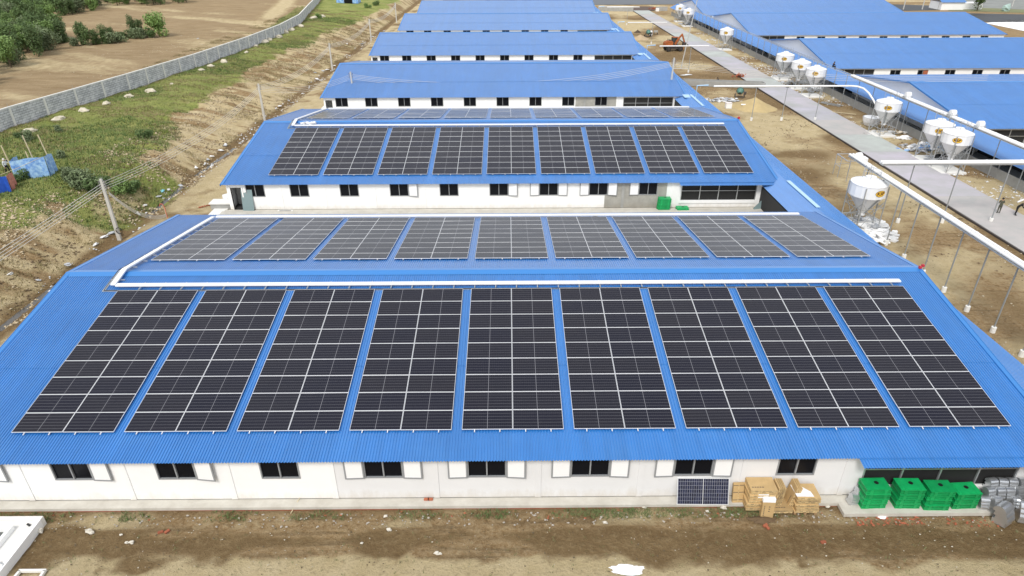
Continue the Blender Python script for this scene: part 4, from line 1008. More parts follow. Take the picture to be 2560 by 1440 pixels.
o = link('carton', carton_mesh(.9, .7, .09, seed=30), None, (xm1 + .95, -12.2, LZ), None); tag(o, 'flat carton lying below the upright cartons', 'carton', CG)
o = link('carton', carton_mesh(.9, .7, .09, seed=31), None, (xm1 + .97, -12.2, LZ + .09), None); tag(o, 'second flat carton below the upright cartons', 'carton', CG)
x = onwall(1850, -11.8, 1215); m = MB(); m.box(-.24, .24, -.06, .06, 0, .95, CARD)
for z in (.12, .5, .85): m.box(-.243, .243, -.064, -.0605, z, z + .03, PRINT)
m.box(-.02, .02, -.066, -.0645, .02, .93, CARDE); tag(m.build('carton', loc=(x, -11.86, LZ), rot=(R(-14), 0, R(2))), 'tall taped carton leaning on the wall beside the solar module', 'carton', CG)
x = onwall(1928, -12.5, 1235); m = MB(); m.box(-.27, .27, -.12, .12, 0, 1.05, CARD); m.box(-.272, .272, -.122, .122, .86, 1.06, PAPER)
for k in range(6): m.box(-.18, -.15, -.125, -.1225, .1 + .1*k, .17 + .1*k, PRINT)
for k in range(3): m.box(.02, .08, -.125, -.1225, .35 + .12*k, .40 + .12*k, PRINT)
tag(m.build('carton', loc=(x, -12.5, LZ - .22), rot=(R(-6), 0, R(-3))), 'narrow upright carton with white top in front of the left stack', 'carton', CG)

# green poultry crates
def crate_root(label, loc, rz=0.):
    T = thing('plastic_crate', loc, label, 'crate', 'green plastic crates'); w_, d_, h = 1.10, .72, .285
    m = MB(); m.box(-w_/2, w_/2, -d_/2, d_/2, 0, .035, GREEN); m.box(-w_/2 + .03, w_/2 - .03, -d_/2 + .03, d_/2 - .03, .035, h - .04, GREEND)
    n = 19
    for i in range(n):
        x = -w_/2 + .03 + (w_ - .06)*i/(n-1)
        for s_ in (-1, 1): m.box(x - .012, x + .012, s_*(d_/2 - .022) - .012, s_*(d_/2 - .022) + .012, .035, h - .04, GREEN)
    for i in range(10):
        y = -d_/2 + .04 + (d_ - .08)*i/9
        for s_ in (-1, 1): m.box(s_*(w_/2 - .022) - .012, s_*(w_/2 - .022) + .012, y - .012, y + .012, .035, h - .04, GREEN)
    m.box(-w_/2 + .005, w_/2 - .005, -d_/2 + .003, -d_/2 + .028, .12, .145, GREEN)
    for sx in (-.32, .32):                 # wide corner pilasters
        m.box(sx - .07, sx + .07, -d_/2 - .012, -d_/2 + .01, .02, h - .03, GREEN)
    m.build('body', T)
    m = MB(); m.box(-w_/2, w_/2, -d_/2, d_/2, h - .04, h, GREEN); m.box(-w_/2 + .09, w_/2 - .09, -d_/2 + .08, d_/2 - .08, h, h + .014, GREEN); m.build('lid', T)
    m = MB(); m.lathe([(.10, h + .016), (.10, h + .020)], BLKP, 14, (.05, .05, 0)); m.build('hatch', T)
    return T
base = None
SLAB2 = MB()
def crates(px, y, n, where, zb=LZ, lean=0., seed=0, twist=0.):
    global base
    r_ = random.Random(seed); x = onwall(px, y, 1230)
    for i in range(n):
        lb = ('topmost green crate of the %s stack' if i == n-1 else ('bottom green crate of the %s stack' if i == 0 else 'green crate, ' + NTH[i] + ' from the bottom of the %s stack')) % where
        loc = (x + r_.uniform(-.03, .03), y + r_.uniform(-.02, .02) + lean*math.sin(i*1.3), zb + .29*i); rz = r_.uniform(-.02, .02) + twist
        if base is None: base = crate_root(lb, loc, rz); base.rotation_euler = (0, 0, rz)
        else: copy_thing(base, loc, rz, lb)
crates(2184, -11.98, 4, 'first', seed=1, twist=.02); crates(2267, -12.0, 4, 'second', seed=2); crates(2343, -12.1, 4, 'third', seed=3, lean=.06, twist=-.02); crates(2409, -12.0, 3, 'fourth', seed=4, twist=.04)
m = MB(); m.box(14.6, 21.6, -12.62, -11.95, LZ - .17, LZ + .012, CONC); tag(m.build('apron_slab'), 'pale concrete apron under the green crates', 'slab')
O = Oi(1)
for i in range(4): copy_thing(base, (O.x + 14.0 + .02*i, O.y - 12.05, O.z - 4.50 + .29*i), .01*i, ['bottom green crate of the stack at the second barn', 'second green crate from the bottom at the second barn', 'third green crate from the bottom at the second barn', 'topmost green crate of the stack at the second barn'][i])
copy_thing(base, (O.x + 15.75, O.y - 12.15, O.z - 4.51), .0, 'single flat green crate below the second barn opening')
# ribbed sheet metal hoods
HOODM = mat('bright_galvanised_sheet', (.66, .68, .70), .28, metal=.75, var=.1, vscale=2)
def hood_mesh():
    m = MB(); W_ = .50; vs_ = []
    prof = []; r_ = .30
    for k in range(9):
        a = R(-35 + 250*k/8); prof.append((r_*math.cos(a)*(1.0), .33 + r_*math.sin(a)))
    # three nested half-drum shells, one below the other toward the front
    for j, (dy, dz, rr_) in enumerate(((0, .34, .24), (-.05, .20, .24), (-.09, .07, .24))):
        o = []
        for k in range(10):
            a = R(200*k/9 - 10); o.append((dy - rr_*math.cos(a)*.9, dz + .12 + rr_*math.sin(a)*.75))
        vs_ = [(-W_/2 + .01*j, y, z) for y, z in o] + [(W_/2 - .01*j, y, z) for y, z in o]; K = len(o)
        m.add(vs_, [(i, i+1, K+i+1, K+i) for i in range(K-1)] + [tuple(range(K))[::-1], tuple(range(K, 2*K))], HOODM)
    m.box(-W_/2 + .03, W_/2 - .03, -.24, .20, 0, .16, HOODM)
    return m.mesh('metal_hood')
HM = hood_mesh(); HG = 'stacked sheet metal hoods at the corner of the nearest barn'
hoods = [(2463, 1225, 0), (2487, 1220, 0), (2511, 1220, 0), (2538, 1219, .0), (2470, 1247, 0), (2493, 1243, 0), (2514, 1240, 0), (2541, 1240, 0), (2467, 1262, 0), (2496, 1262, 0)]
k = 0
HL = ['leftmost', 'second from the left', 'third from the left', 'rightmost']
for row, (cnt, y, z, xs_) in enumerate(((4, -11.72, .55, (2465, 2490, 2514, 2540)), (4, -11.98, .28, (2469, 2494, 2517, 2543)), (3, -12.25, 0., (2466, 2496, 2545)))):
    for i, px in enumerate(xs_):
        o = link('metal_hood', HM, None, (onwall(px, y, 1235), y, LZ + z), (0, 0, random.uniform(-.08, .08)))
        o.scale = (.74, .9, .95); o.rotation_euler.z *= 2.2; tag(o, 'shiny metal hood in the %s row, %s' % (('back', 'middle', 'front')[row], HL[i] if cnt == 4 or i < 2 else 'rightmost'), 'metal hood', HG)
for px, y, s_, lb, rz in ((2516, -12.95, 1.25, 'large dull metal hood standing in front on the rubble', .5), (2566, -12.8, 1.25, 'large dull metal hood cut by the right edge', -.3)):
    o = link('metal_hood', HM, None, (onwall(px, y, 1275), y, gz(y)), (R(-8), 0, rz)); o.scale = (s_, s_, s_*1.2); tag(o, lb, 'metal hood', HG)
for px, y, z, lb in ((2132, -11.95, 0, 'small metal hood leaning left of the green crates'), (2141, -11.72, .18, 'small metal hood tucked behind, left of the green crates')):
    o = link('metal_hood', HM, None, (onwall(px, y, 1235), y, LZ + z), (0, R(18), .1)); o.scale = (.75,)*3; tag(o, lb, 'metal hood', HG)

# loose bricks, broom, rubble and plaster in the forecourt
def brick_obj(p, rz, lb, tip=0.):
    m = MB(); m.box(-.11, .11, -.055, .055, 0, .08, BRICK); return tag(m.build('brick', loc=p, rot=(tip, 0, rz)), lb, 'brick', 'loose red bricks')
for i, (px, lb) in enumerate(((1065, 'left of two red bricks on the walkway'), (1075, 'right of two red bricks on the walkway'))): brick_obj((onwall(px, -11.62, 1235), -11.62, LZ), 0, lb)
for px, py, lb in ((402, 1332, 'left of two bricks lying in the brown soil'), (418, 1330, 'right of two bricks lying in the brown soil'), (1913, 1315, 'brick lying by the dark soil heap'), (1918, 1320, 'broken brick lying by the dark soil heap'), (1506, 1260, 'brick at the walkway foot right of the middle'), (1848+210, 1357, 'brick half buried in the right forecourt')):
    brick_obj(at(px, py), random.uniform(0, 3), lb, random.uniform(-.3, .3))
p = at(745, 1280); m = MB(); m.tube([(0, 0, .02), (.28, .75, .28)], .018, BAMBOO, 6); m.build('broom_stick')
o = [x for x in bpy.data.objects if x.name == 'broom_stick'][0]; o.location = p - Vector((.3, .1, 0)); o.name = 'broom'; tag(o, 'thin pale stick leaning across the walkway edge', 'stick')
rb = random.Random(21)
def rubble(name, pts_, rmin, rmax, m_, lb, cat, kind='stuff', seed=0, flat=.35):
    m = MB(); r_ = random.Random(seed)
    for p in pts_:
        s_ = r_.uniform(rmin, rmax); blob(m, (p[0], p[1], p[2] + s_*.15), (s_*r_.uniform(.7, 1.3), s_*r_.uniform(.6, 1.1), s_*r_.uniform(.3, .7)), m_, n=6, k=4, amp=.6, seed=r_.random()*50)
    return tag(m.build(name), lb, cat, kind=kind)
def scat(n, x0, x1, y0, y1, seed):
    r_ = random.Random(seed); out = []
    for i in range(n):
        x, y = r_.uniform(x0, x1), r_.uniform(y0, y1); out.append((x, y, gh(x, y)))
    return out
rubble('rubble', scat(380, -21, 22, -12.95, -12.2, 1), .015, .055, mat('rubble_pale', (.52, .47, .40), .95, var=.4, vscale=5), 'pale crumbled mortar and stones along the walkway foot', 'rubble', seed=1)
rubble('brick_rubble', scat(90, 15, 18, -13.1, -12.65, 2) + scat(30, 19, 21.5, -13.2, -12.7, 12) + scat(25, -21, 15, -12.6, -12.1, 3), .02, .06, BRICK, 'broken red brick crumbs below the walkway', 'rubble', seed=2)
rubble('pebbles', scat(330, -24, 23, -17.5, -12.9, 4), .010, .035, mat('pebble_pale', (.66, .60, .48), .95, var=.3, vscale=5), 'scattered small pale stones on the forecourt soil', 'pebbles', seed=3)
rubble('dark_clods', scat(500, -24, 23, -17.5, -13.0, 6), .012, .04, mat('dark_clod', (.13, .10, .06), .95), 'scattered dark clods and dry weeds on the forecourt', 'clods', seed=5)
# weeds at the walkway foot
def tufts(pts_, h0, h1, m_, name, lb, cat, seed=0, blades=4, spread=.08):
    r_ = np.random.default_rng(seed); P = np.array(pts_); n = len(P)*blades
    base_ = np.repeat(P, blades, 0); a = r_.uniform(0, 2*np.pi, n); h = r_.uniform(h0, h1, n); w_ = h*.16
    off = np.stack([np.cos(a), np.sin(a), 0*a], -1)*r_.uniform(0, spread, n)[:, None]
    t_ = np.stack([-np.sin(a), np.cos(a), 0*a], -1)*w_[:, None]
    tip = base_ + off + np.stack([np.cos(a)*h*.55, np.sin(a)*h*.55, h], -1)
    V = np.stack([base_ + off - t_, base_ + off + t_, tip], 1).reshape(-1, 3)
    me_ = bpy.data.meshes.new(name); me_.vertices.add(len(V)); me_.vertices.foreach_set('co', V.astype(np.float32).ravel())
    me_.loops.add(n*3); me_.loops.foreach_set('vertex_index', np.arange(n*3, dtype=np.int32)); me_.polygons.add(n)
    me_.polygons.foreach_set('loop_start', np.arange(0, n*3, 3, dtype=np.int32)); me_.polygons.foreach_set('loop_total', np.full(n, 3, dtype=np.int32)); me_.update(calc_edges=True)
    me_.materials.append(m_); return link(name, me_, kind='stuff', label=lb, category=cat)
WEED = mat('weed_green', (.09, .15, .04), .85, col2=(.20, .21, .09), vscale=1.5)
GRASSM = mat('olive_grass', (.20, .24, .075), .9, col2=(.34, .33, .14), vscale=.22)
DRYM = mat('dry_grass', (.40, .33, .17), .9, col2=(.17, .14, .06), vscale=.5)
DKG = mat('dark_green_weeds', (.085, .15, .035), .85, col2=(.17, .22, .07), vscale=.4)
pw = []
for cx, wd, n in ((-21.5, 1.2, 60), (-12.5, .5, 35), (-8.6, .8, 40), (-4.2, .7, 40), (-1., .6, 45), (3.1, .8, 60), (4.9, 1.1, 110), (7.2, .8, 50), (10.6, 1.4, 130), (-17, .6, 30)):
    for i in range(n*2): x = rb.gauss(cx, wd*.9); y = rb.uniform(-12.6, -12.05); pw.append((x, y, gh(x, y) - .02))
tufts(pw, .04, .13, WEED, 'weeds', 'small green weeds along the foot of the walkway', 'weeds', 2, 6, .1)
pw = []
for i in range(420): x = rb.uniform(-24, 22); y = rb.uniform(-17.6, -13.2); pw.append((x, y, gh(x, y) - .02))
tufts(pw, .04, .11, mat('sparse_weeds', (.16, .17, .07), .9), 'sparse_weeds', 'sparse tiny weeds on the forecourt sand', 'weeds', 3, 5, .12)
# white plaster spill and dark heap
def flat_patch(px, py, rx, ry, m_, lb, name, cat, seed=0, h=.03):
    p = at(px, py); m = MB(); N_ = 40; vs_ = [(0, 0, h)]
    for k in range(N_):
        a = 2*math.pi*k/N_; q = 1 + .55*noise.noise(Vector((math.cos(a)*1.3 + seed, math.sin(a)*1.3, seed))) + .3*noise.noise(Vector((math.cos(a)*5 + seed, math.sin(a)*5, seed))); vs_.append((rx*q*math.cos(a), ry*q*math.sin(a), 0))
    m.add(vs_, [(0, 1+k, 1+(k+1) % N_) for k in range(N_)], m_); return tag(m.build(name, loc=p + Vector((0, 0, .012))), lb, cat)
flat_patch(1572, 1424, .72, .26, PAPER, 'bright white plaster spill on the sand at the bottom edge', 'plaster_spill', 'spill', 3)
flat_patch(2205, 1293, .22, .10, PAPER, 'torn white plastic scrap below the first crate stack', 'plastic_scrap', 'litter', 5, .06)
flat_patch(1903, 1300, .55, .22, mat('dark_soil', (.13, .085, .045), .95, bump=.8, bscale=6), 'small dark brown soil heap in the right forecourt', 'soil_heap', 'soil', 2, .13)
STL = ['right one of a close pair left of the bricks', 'left one of a close pair left of the bricks', 'just below the close pair', 'larger and jagged, left of the two bricks', 'white, below the walkway left of the middle', 'small, right under the white one', 'at the walkway foot left of the solar module', 'below the tall taped carton', 'below the corner of the white wall', 'near the bottom edge left of the middle', 'near the bottom edge at the middle', 'in the brown soil left of the solar module', 'below the solar module', 'small, left of the dark wet patch', 'second of the jagged ones left of the bricks', 'beside the white tank corner']
for i, (px, py, s_) in enumerate(((330, 1357, .09), (318, 1357, .07), (303, 1337, .06), (222, 1328, .12), (972, 1325, .10), (965, 1291, .08), (1610, 1268, .11), (1810, 1270, .12), (2068, 1258+10, .10), (1092, 1384, .09), (1300-200, 1385, .07), (1513, 1307, .09), (1768, 1279, .07), (905, 1358, .06), (228, 1333, .1), (100, 1328, .16))):
    p = at(px, py); m = MB(); blob(m, (0, 0, s_*.3), (s_*1.2, s_*.8, s_*.7), mat('pale_stone', (.68, .64, .55), .9, var=.2, vscale=5), 8, 5, .5, seed=i); tag(m.build('stone', loc=p), 'loose pale stone on the forecourt, ' + STL[i], 'stone', 'pale stones lying on the forecourt')
# concrete tank at the left corner
p = at(108, 1290, .42); zt = p.z; T = thing('water_tank', (p.x, p.y, gz(p.y)), 'white walled concrete tank cut by the left bottom corner', 'tank')
h = zt - gz(p.y); 
m = MB(); m.box(-6, 0, -.20, 0, -.1, h, CONC3); m.build('rim_wall', T)
m = MB(); m.box(-.16, 0, -5.5, -.20, -.1, h, WHITE); m.build('rim_wall', T)
m = MB(); m.box(-6, -.161, -5.5, -.201, 0, h - .14, CONC3); m.build('floor', T)
m = MB(); m.box(-6, -.9, -.75, -.60, h - .14, h + .10, WHITE); m.box(-1.05, -.9, -5.5, -.751, h - .14, h + .10, WHITE); m.build('basin_wall', T)
m = MB(); m.box(-6, -1.06, -5.5, -.76, h - .30, h - .12, mat('tank_water', (.10, .11, .10), .15)); m.build('water', T)
m = MB(); m.tube([(-.35, -.42, h - .13), (-.5, -.35, h - .10)], .05, BLKP, 8); m.build('drain', T)
m = MB(); m.tube([(-.45, -2.35, h - .05), (-.1, -2.5, h + .02), (-.02, -3.2, h - .3)], .035, GALV, 6); m.build('pipe', T)
p = at(78, 1436); T = thing('pit_curb', p, 'small pale concrete frame half out of the bottom edge', 'curb')
for a, b_ in (((-.55, .12, .06), (.55, .12, .06)), ((-.5, .1, .06), (-.58, -.9, .06)), ((.5, .1, .06), (.52, -.9, .06))): m = MB(); m.beam(a, b_, .10, .12, CONC3); m.build('frame_bar', T)

# ------------------------------------------------------------------ by the second barn
x, y, z = O.x - 24.35, O.y - 11.75, O.z - 4.55
m = MB(); m.box(-.52, .52, -.025, .025, 0, 2.0, DOORG)
for zz in (.35, .7, 1.05, 1.4, 1.75): m.box(-.5, .5, -.032, -.0255, zz, zz + .02, DOORG)
tag(m.build('door_leaf', loc=(x, y, z), rot=(R(-9), 0, R(-2))), 'grey-green steel door leaf leaning beside the doorway of the second barn', 'door')
T = thing('pit_cover', (O.x - 20.9, O.y - 12.25, O.z - 4.49), 'dark sunken hatch with pale rim in the walkway of the second barn', 'hatch')
m = MB(); m.box(-.55, .55, -.35, .35, 0, .03, BLKP); m.build('cover', T)
m = MB(); m.box(-.7, .7, .35, .45, 0, .08, CONC3); m.box(-.7, -.55, -.45, .35, 0, .08, CONC3); m.box(.55, .7, -.45, .35, 0, .08, CONC3); m.build('rim', T)
m = MB(); m.box(-.30, .30, -.012, .012, 0, 2.2, DOORG); tag(m.build('metal_sheet', loc=(O.x + 22.4, O.y - 12.4, O.z - 4.5), rot=(R(-20), R(52), 0)), 'bent grey metal sheet leaning at the right end of the second barn', 'metal sheet')
m = MB(); m.box(-.9, .9, -.5, .5, 0, .55, CONC2); m.box(-1.0, 1.0, -.6, .6, .55, .65, CONC3); tag(m.build('concrete_plinth', loc=(O.x - 27.3, O.y - 10.4, gz(O.y - 10.4))), 'low grey concrete box beside the left end of the second barn', 'plinth')
for k in range(5): brick_obj(at(500 + k*6, 519 - k*1.5), k*1.1, '%s brick of the small red heap behind the left rear eave' % NTH[k], .2)
m = MB(); blob(m, (0, 0, .3), (.7, .6, .5), SACK, amp=.3); tag(m.build('white_tank', loc=(O.x - 27.2, O.y - 8.6, gz(O.y) + .2)), 'round white tank at the left end wall of the second barn', 'tank')
# pale side pavement along the left ends of the barns
for i in range(1, 6):
    Ob = Oi(i); m = MB(); m.box(-27.9, -26.6, -14.5, 18, -4.78, -4.62, CONC3); tag(m.build('side_pavement', loc=Ob), kind='structure')
    m = MB()
for i in range(0, 5):
    Ob = Oi(i); m = MB(); m.box(-26.5, 23.2, 16.8, 23.9, -5.18, -4.95, CONC); tag(m.build('rear_pavement', loc=Ob), kind='structure')

# ------------------------------------------------------------------ vegetation
LEAF = mat('leaf_green', (.12, .21, .05), .7, col2=(.20, .29, .085), vscale=.9, rnd=.25)
LEAFD = mat('leaf_dark', (.075, .135, .042), .75, col2=(.13, .19, .06), vscale=.9, rnd=.2)
LEAFG2 = mat('leaf_greyish', (.21, .26, .14), .8, col2=(.10, .14, .055), vscale=1.1, rnd=.15)
def crown_mesh(seed, n, lobes, size, m_, leaf=.26):
    """leaf-sized faces filling several lobes"""
    r_ = np.random.default_rng(seed); V = []
    cl = np.array(lobes); 
    k = r_.integers(0, len(cl), n); c = cl[k]
    d = r_.normal(size=(n, 3)); d /= np.linalg.norm(d, axis=1)[:, None]; rad = r_.uniform(.35, 1.12, n)**.6
    p = c[:, :3] + d*rad[:, None]*c[:, 3:6]
    p = p[p[:, 2] > .05]; n = len(p)
    nr = r_.normal(size=(n, 3)); nr[:, 2] = np.abs(nr[:, 2]) + .4; nr /= np.linalg.norm(nr, axis=1)[:, None]
    t_ = np.cross(nr, r_.normal(size=(n, 3))); t_ /= np.linalg.norm(t_, axis=1)[:, None]; b_ = np.cross(nr, t_)
    s_ = r_.uniform(.55, 1.3, n)[:, None]*leaf
    V = np.stack([p - t_*s_*.5, p - b_*s_*.28, p + t_*s_*.5, p + b_*s_*.28], 1).reshape(-1, 3)
    me_ = bpy.data.meshes.new('crown'); me_.vertices.add(n*4); me_.vertices.foreach_set('co', (V*size).astype(np.float32).ravel())
    me_.loops.add(n*4); me_.loops.foreach_set('vertex_index', np.arange(n*4, dtype=np.int32)); me_.polygons.add(n)
    me_.polygons.foreach_set('loop_start', np.arange(0, n*4, 4, dtype=np.int32)); me_.polygons.foreach_set('loop_total', np.full(n, 4, dtype=np.int32)); me_.update(calc_edges=True)
    me_.materials.append(m_); return me_
def trunk_mesh(h, r, seed):
    r_ = random.Random(seed); m = MB(); m.tube([(0, 0, -.2), (.05, .02, h*.4), (.0, .08, h*.8)], r, BARK, 7, r2=r*.5)
    for k in range(5):
        a = k*1.3 + r_.random(); z = h*(.3 + .1*k); m.tube([(0, 0, z), (math.cos(a)*h*.18, math.sin(a)*h*.18, z + h*.16), (math.cos(a)*h*.28, math.sin(a)*h*.28, z + h*.34)], r*.45, BARK, 5, r2=r*.15)
    return m.mesh('trunk')
def lobes(seed, h, w_, n):
    r_ = random.Random(seed); o = []
    for k in range(n):
        a = r_.uniform(0, 6.28); q = r_.uniform(0, .62)*w_; z = h*r_.uniform(.10, .85); s_ = r_.uniform(.34, .56)
        o.append((math.cos(a)*q, math.sin(a)*q, z, w_*s_, w_*s_, h*s_*.52))
    return o
TV = []
for i in range(6):
    hgt = (3.9, 4.6, 3.4, 4.2, 5.0, 3.6)[i]; wd = (1.9, 1.7, 2.0, 1.6, 1.8, 2.2)[i]
    TV.append((crown_mesh(i, 2300, lobes(i, hgt, wd, 11), 1, (LEAF, LEAFD, LEAF, LEAF, LEAFD, LEAFG2)[i], .30), trunk_mesh(hgt*.85, .12, i)))
SHR = [(crown_mesh(40 + i, 1300, [(random.Random(i*9+k).uniform(-.7, .7), random.Random(i*7+k).uniform(-.6, .6), .35 + .25*(k % 3), .55, .5, .42) for k in range(7)], 1, (LEAFD, LEAFG2, LEAF)[i], .20), None) for i in range(3)]
def tree(p, v, sc, label, group=None, cat='tree', name='tree'):
    T = thing(name, p, label, cat, group, rz=random.uniform(0, 6.28)); T.scale = (sc, sc, sc*random.uniform(.9, 1.15))
    link('crown', v[0], T)
    if v[1]: link('trunk', v[1], T)
    return T
def inpoly(x, y, P):
    c = False; j = len(P) - 1
    for i in range(len(P)):
        if (P[i][1] > y) != (P[j][1] > y) and x < (P[j][0]-P[i][0])*(y-P[i][1])/(P[j][1]-P[i][1]) + P[i][0]: c = not c
        j = i
    return c
rt = random.Random(17)
POLY = [(-60, 235), (0, 178), (55, 162), (120, 132), (158, 112), (150, 92), (105, 72), (92, 52), (140, 44), (245, 30), (250, 16), (330, 14), (470, 11), (475, -14), (-120, -30), (-120, 235)]
got = []; tries = 0
while tries < 16000 and len(got) < 285:
    tries += 1; px = rt.uniform(-45, 475); py = rt.uniform(-16, 225)
    if not inpoly(px, py, POLY): continue
    p = at(px, py); mind = 2.3 + max(0, p.y - 110)*.004
    if all((p.x - q_[0])**2 + (p.y - q_[1])**2 > mind**2 for q_ in got):
        got.append((p.x, p.y)); v = TV[rt.randrange(6)]
        band = 'near' if p.y < 115 else ('middle' if p.y < 150 else 'far')
        k_ = TV.index(v); sc_ = rt.uniform(.75, 1.2) if p.y < 150 else rt.uniform(.95, 1.4)
        lbt = '%s %s tree in the wood, %s part, %s' % (['mid green', 'dark green', 'bright green', 'slender green', 'tall dark', 'greyish green'][k_], 'low' if sc_ < .9 else ('full' if sc_ < 1.1 else 'big'), band, 'outside the view' if px < 0 else ('near the left edge' if px < 60 else ('left of the hedge' if px < 170 else 'above the field')))
        tree(p, v, sc_, lbt, 'trees of the wood, ' + lbt)
for i, (px, py, s_, k) in enumerate(((205, 112, .95, 1), (222, 113, .9, 4), (240, 112, .8, 1), (262, 104, .8, 4), (282, 102, .7, 1), (338, 90, .85, 4), (352, 86, .8, 1))):
    tree(at(px, py), TV[k], s_*.9, 'dark tree in the hedge across the brown field, %s from the left' % NTH[i], 'hedge trees in the field')
for i, (px, py, s_) in enumerate(((256, 110, 1.6), (275, 109, 1.8), (296, 105, 1.7), (316, 97, 1.6), (335, 97, 1.7), (356, 95, 1.7), (376, 93, 1.6), (185, 115, 1.3))):
    tree(at(px, py), SHR[1 if i % 3 else 0], s_, 'low greyish bush in the field hedge, %s from the left' % (NTH[i] if i < 7 else 'very first'), 'low bushes of the field hedge', 'bush', 'bush')
tree(at(399, 90), TV[2], 1.5, 'single taller dark tree at the right end of the field hedge')
for i, (px, py, s_, k, lb) in enumerate(((205, 465, 1.35, 1, 'large grey-green bush left of the nearest pole'), (228, 468, 1.3, 1, 'grey-green bush just left of the nearest pole'), (180, 452, 1.0, 1, 'smaller grey-green bush far left of the nearest pole'), (248, 472, 1.1, 0, 'dark green bush touching the nearest pole'), (152, 398, .7, 1, 'small round bush right of the blue tarpaulin shelter'), (75, 352, .8, 1, 'scraggy bush behind the tarpaulin shelter posts'), (58, 345, .7, 0, 'second scraggy bush behind the tarpaulin shelter'), (50, 452, .8, 0, 'dark bush between the two shelters'), (365, 345, .8, 0, 'dark bush at the top of the sandy face'), (150, 330, .6, 1, 'small pale bush on the grass below the wall'), (798, 45, .9, 2, 'bush at the far end of the grass slope'), (920, 20, 1.1, 2, 'far bush right of the blue hut'), (940, 14, 1.1, 0, 'farthest dark bush on the slope'), (300, 482, .9, 2, 'green bush right of the nearest pole'), (335, 478, .9, 0, 'dark green bush above the ditch bend'))):
    tree(at(px, py), SHR[k], s_, lb, 'bushes on the grass bank', 'bush', 'bush')
# grass: tufts over the bank
def zone_pts(n, x0, x1, y0, y1, f, seed):
    r_ = np.random.default_rng(seed); x = r_.uniform(x0, x1, n); y = r_.uniform(y0, y1, n)
    ok = f(x, y, r_); x, y = x[ok], y[ok]; return np.stack([x, y, gz(y) + bankh(x, y) - .02], -1)
def bil(arr, x, y):
    xi = np.clip(np.searchsorted(gx_, x) - 1, 0, nx-2); yi = np.clip(np.searchsorted(gy_, y) - 1, 0, ny-2)
    fx = (x - gx_[xi])/(gx_[xi+1]-gx_[xi]); fy = (y - gy_[yi])/(gy_[yi+1]-gy_[yi])
    return (arr[yi, xi]*(1-fx) + arr[yi, xi+1]*fx)*(1-fy) + (arr[yi+1, xi]*(1-fx) + arr[yi+1, xi+1]*fx)*fy
def zp2(n, x0, x1, y0, y1, thr_, seed, arr, extra=None):
    r_ = np.random.default_rng(seed); x = r_.uniform(x0, x1, n); y = r_.uniform(y0, y1, n)
    ok = bil(arr, x, y) > thr_
    if extra is not None: ok &= extra(x, y)
    x, y = x[ok], y[ok]; return np.stack([x, y, bil(Z, x, y) - .03], -1)
tufts(zp2(60000, -62, -34, 0, 150, .45, 5, grass), .07, .22, GRASSM, 'grass', 'olive green grass covering the bank below the block wall', 'grass', 5, 4, .25)
greens = lambda x, y: fbm(x, y, 9, 3, 77) + .28*np.exp(-((y - 30)/16)**2) > .60
tufts(zp2(60000, -62, -34, 0, 160, .3, 6, grass, greens), .10, .30, DKG, 'green_weeds', 'darker green weeds in patches on the bank', 'weeds', 6, 4, .3)
tufts(zp2(90000, -62, -34.4, -4, 180, -.1, 7, grass, lambda x, y: fbm(x*.6, y*1.4, 2.5, 3, 88) > .54), .06, .26, DRYM, 'dry_grass', 'dry straw coloured grass on the sandy face', 'dry grass', 7, 4, .22)
tufts(zp2(9000, -66, -50, 60, 190, -.1, 8, grass, lambda x, y: np.abs(x - wall_x(y) + 3.5) < 2.0), .15, .4, GRASSM, 'wall_verge_grass', 'grass strip on the field side of the block wall', 'grass', 8, 4, .3)

# ------------------------------------------------------------------ pale boulders and sand mounds by the wall
BL = [(209, 279, .75), (266, 261, .6), (323, 243, .62), (377, 230, .78), (75, 331, .8), (148, 300, .75), (430, 212, .4), (504, 176, .5), (527, 167, .65), (560, 156, .75), (616, 132, .5), (640, 117, .7), (660, 107, 1.0), (672, 101, .9), (697, 93, .9), (712, 82, 1.1), (728, 76, 1.0), (752, 67, .9), (785, 46, 1.1), (805, 43, 1.0)]
for i, (px, py, s_) in enumerate(BL):
    m = MB(); blob(m, (0, 0, .05), (s_, s_*.7, s_*.55), ROCK, 12, 7, .3, seed=i*1.7, flat=.3)
    tag(m.build('sand_mound', loc=at(px, py), rot=(0, 0, rt.uniform(0, 3))), 'pale earth lump near the block wall, %s from the near end' % NTH[i], 'boulder', 'pale lumps along the block wall')

# ------------------------------------------------------------------ litter along the ditch and track
SCR = [('white sheet scrap', SACK), ('grey plastic scrap', SACKG), ('crumpled white sack', SACK)]
lit = [(262, 593, .4), (278, 585, .3), (297, 583, .25), (240, 612, .3), (168, 663, .35), (345, 535, .3), (362, 515, .3), (398, 492, .25), (407, 478, .3), (422, 476, .2), (451, 465, .35), (490, 420, .3), (513, 410, .2), (520, 400, .35), (530, 392, .3), (552, 377, .3), (563, 365, .3), (565, 362, .4), (24, 688, .3), (97, 702, .2), (690, 272, .3), (700, 266, .35), (722, 253, .3), (757, 235, .3), (793, 198, .5), (808, 178, .5), (817, 175, .4), (836, 165, .3), (905, 110, .5), (930, 92, .5), (830, 162, .3), (495, 97, .4), (338, 455, .25), (1716, 188, 1.0), (787, 182, .4), (843, 113, .5), (868, 110, .4), (960, 78, .5)]
LW = ['beside the nearest pole', 'below the sandy face', 'in the ditch', 'on the track edge']
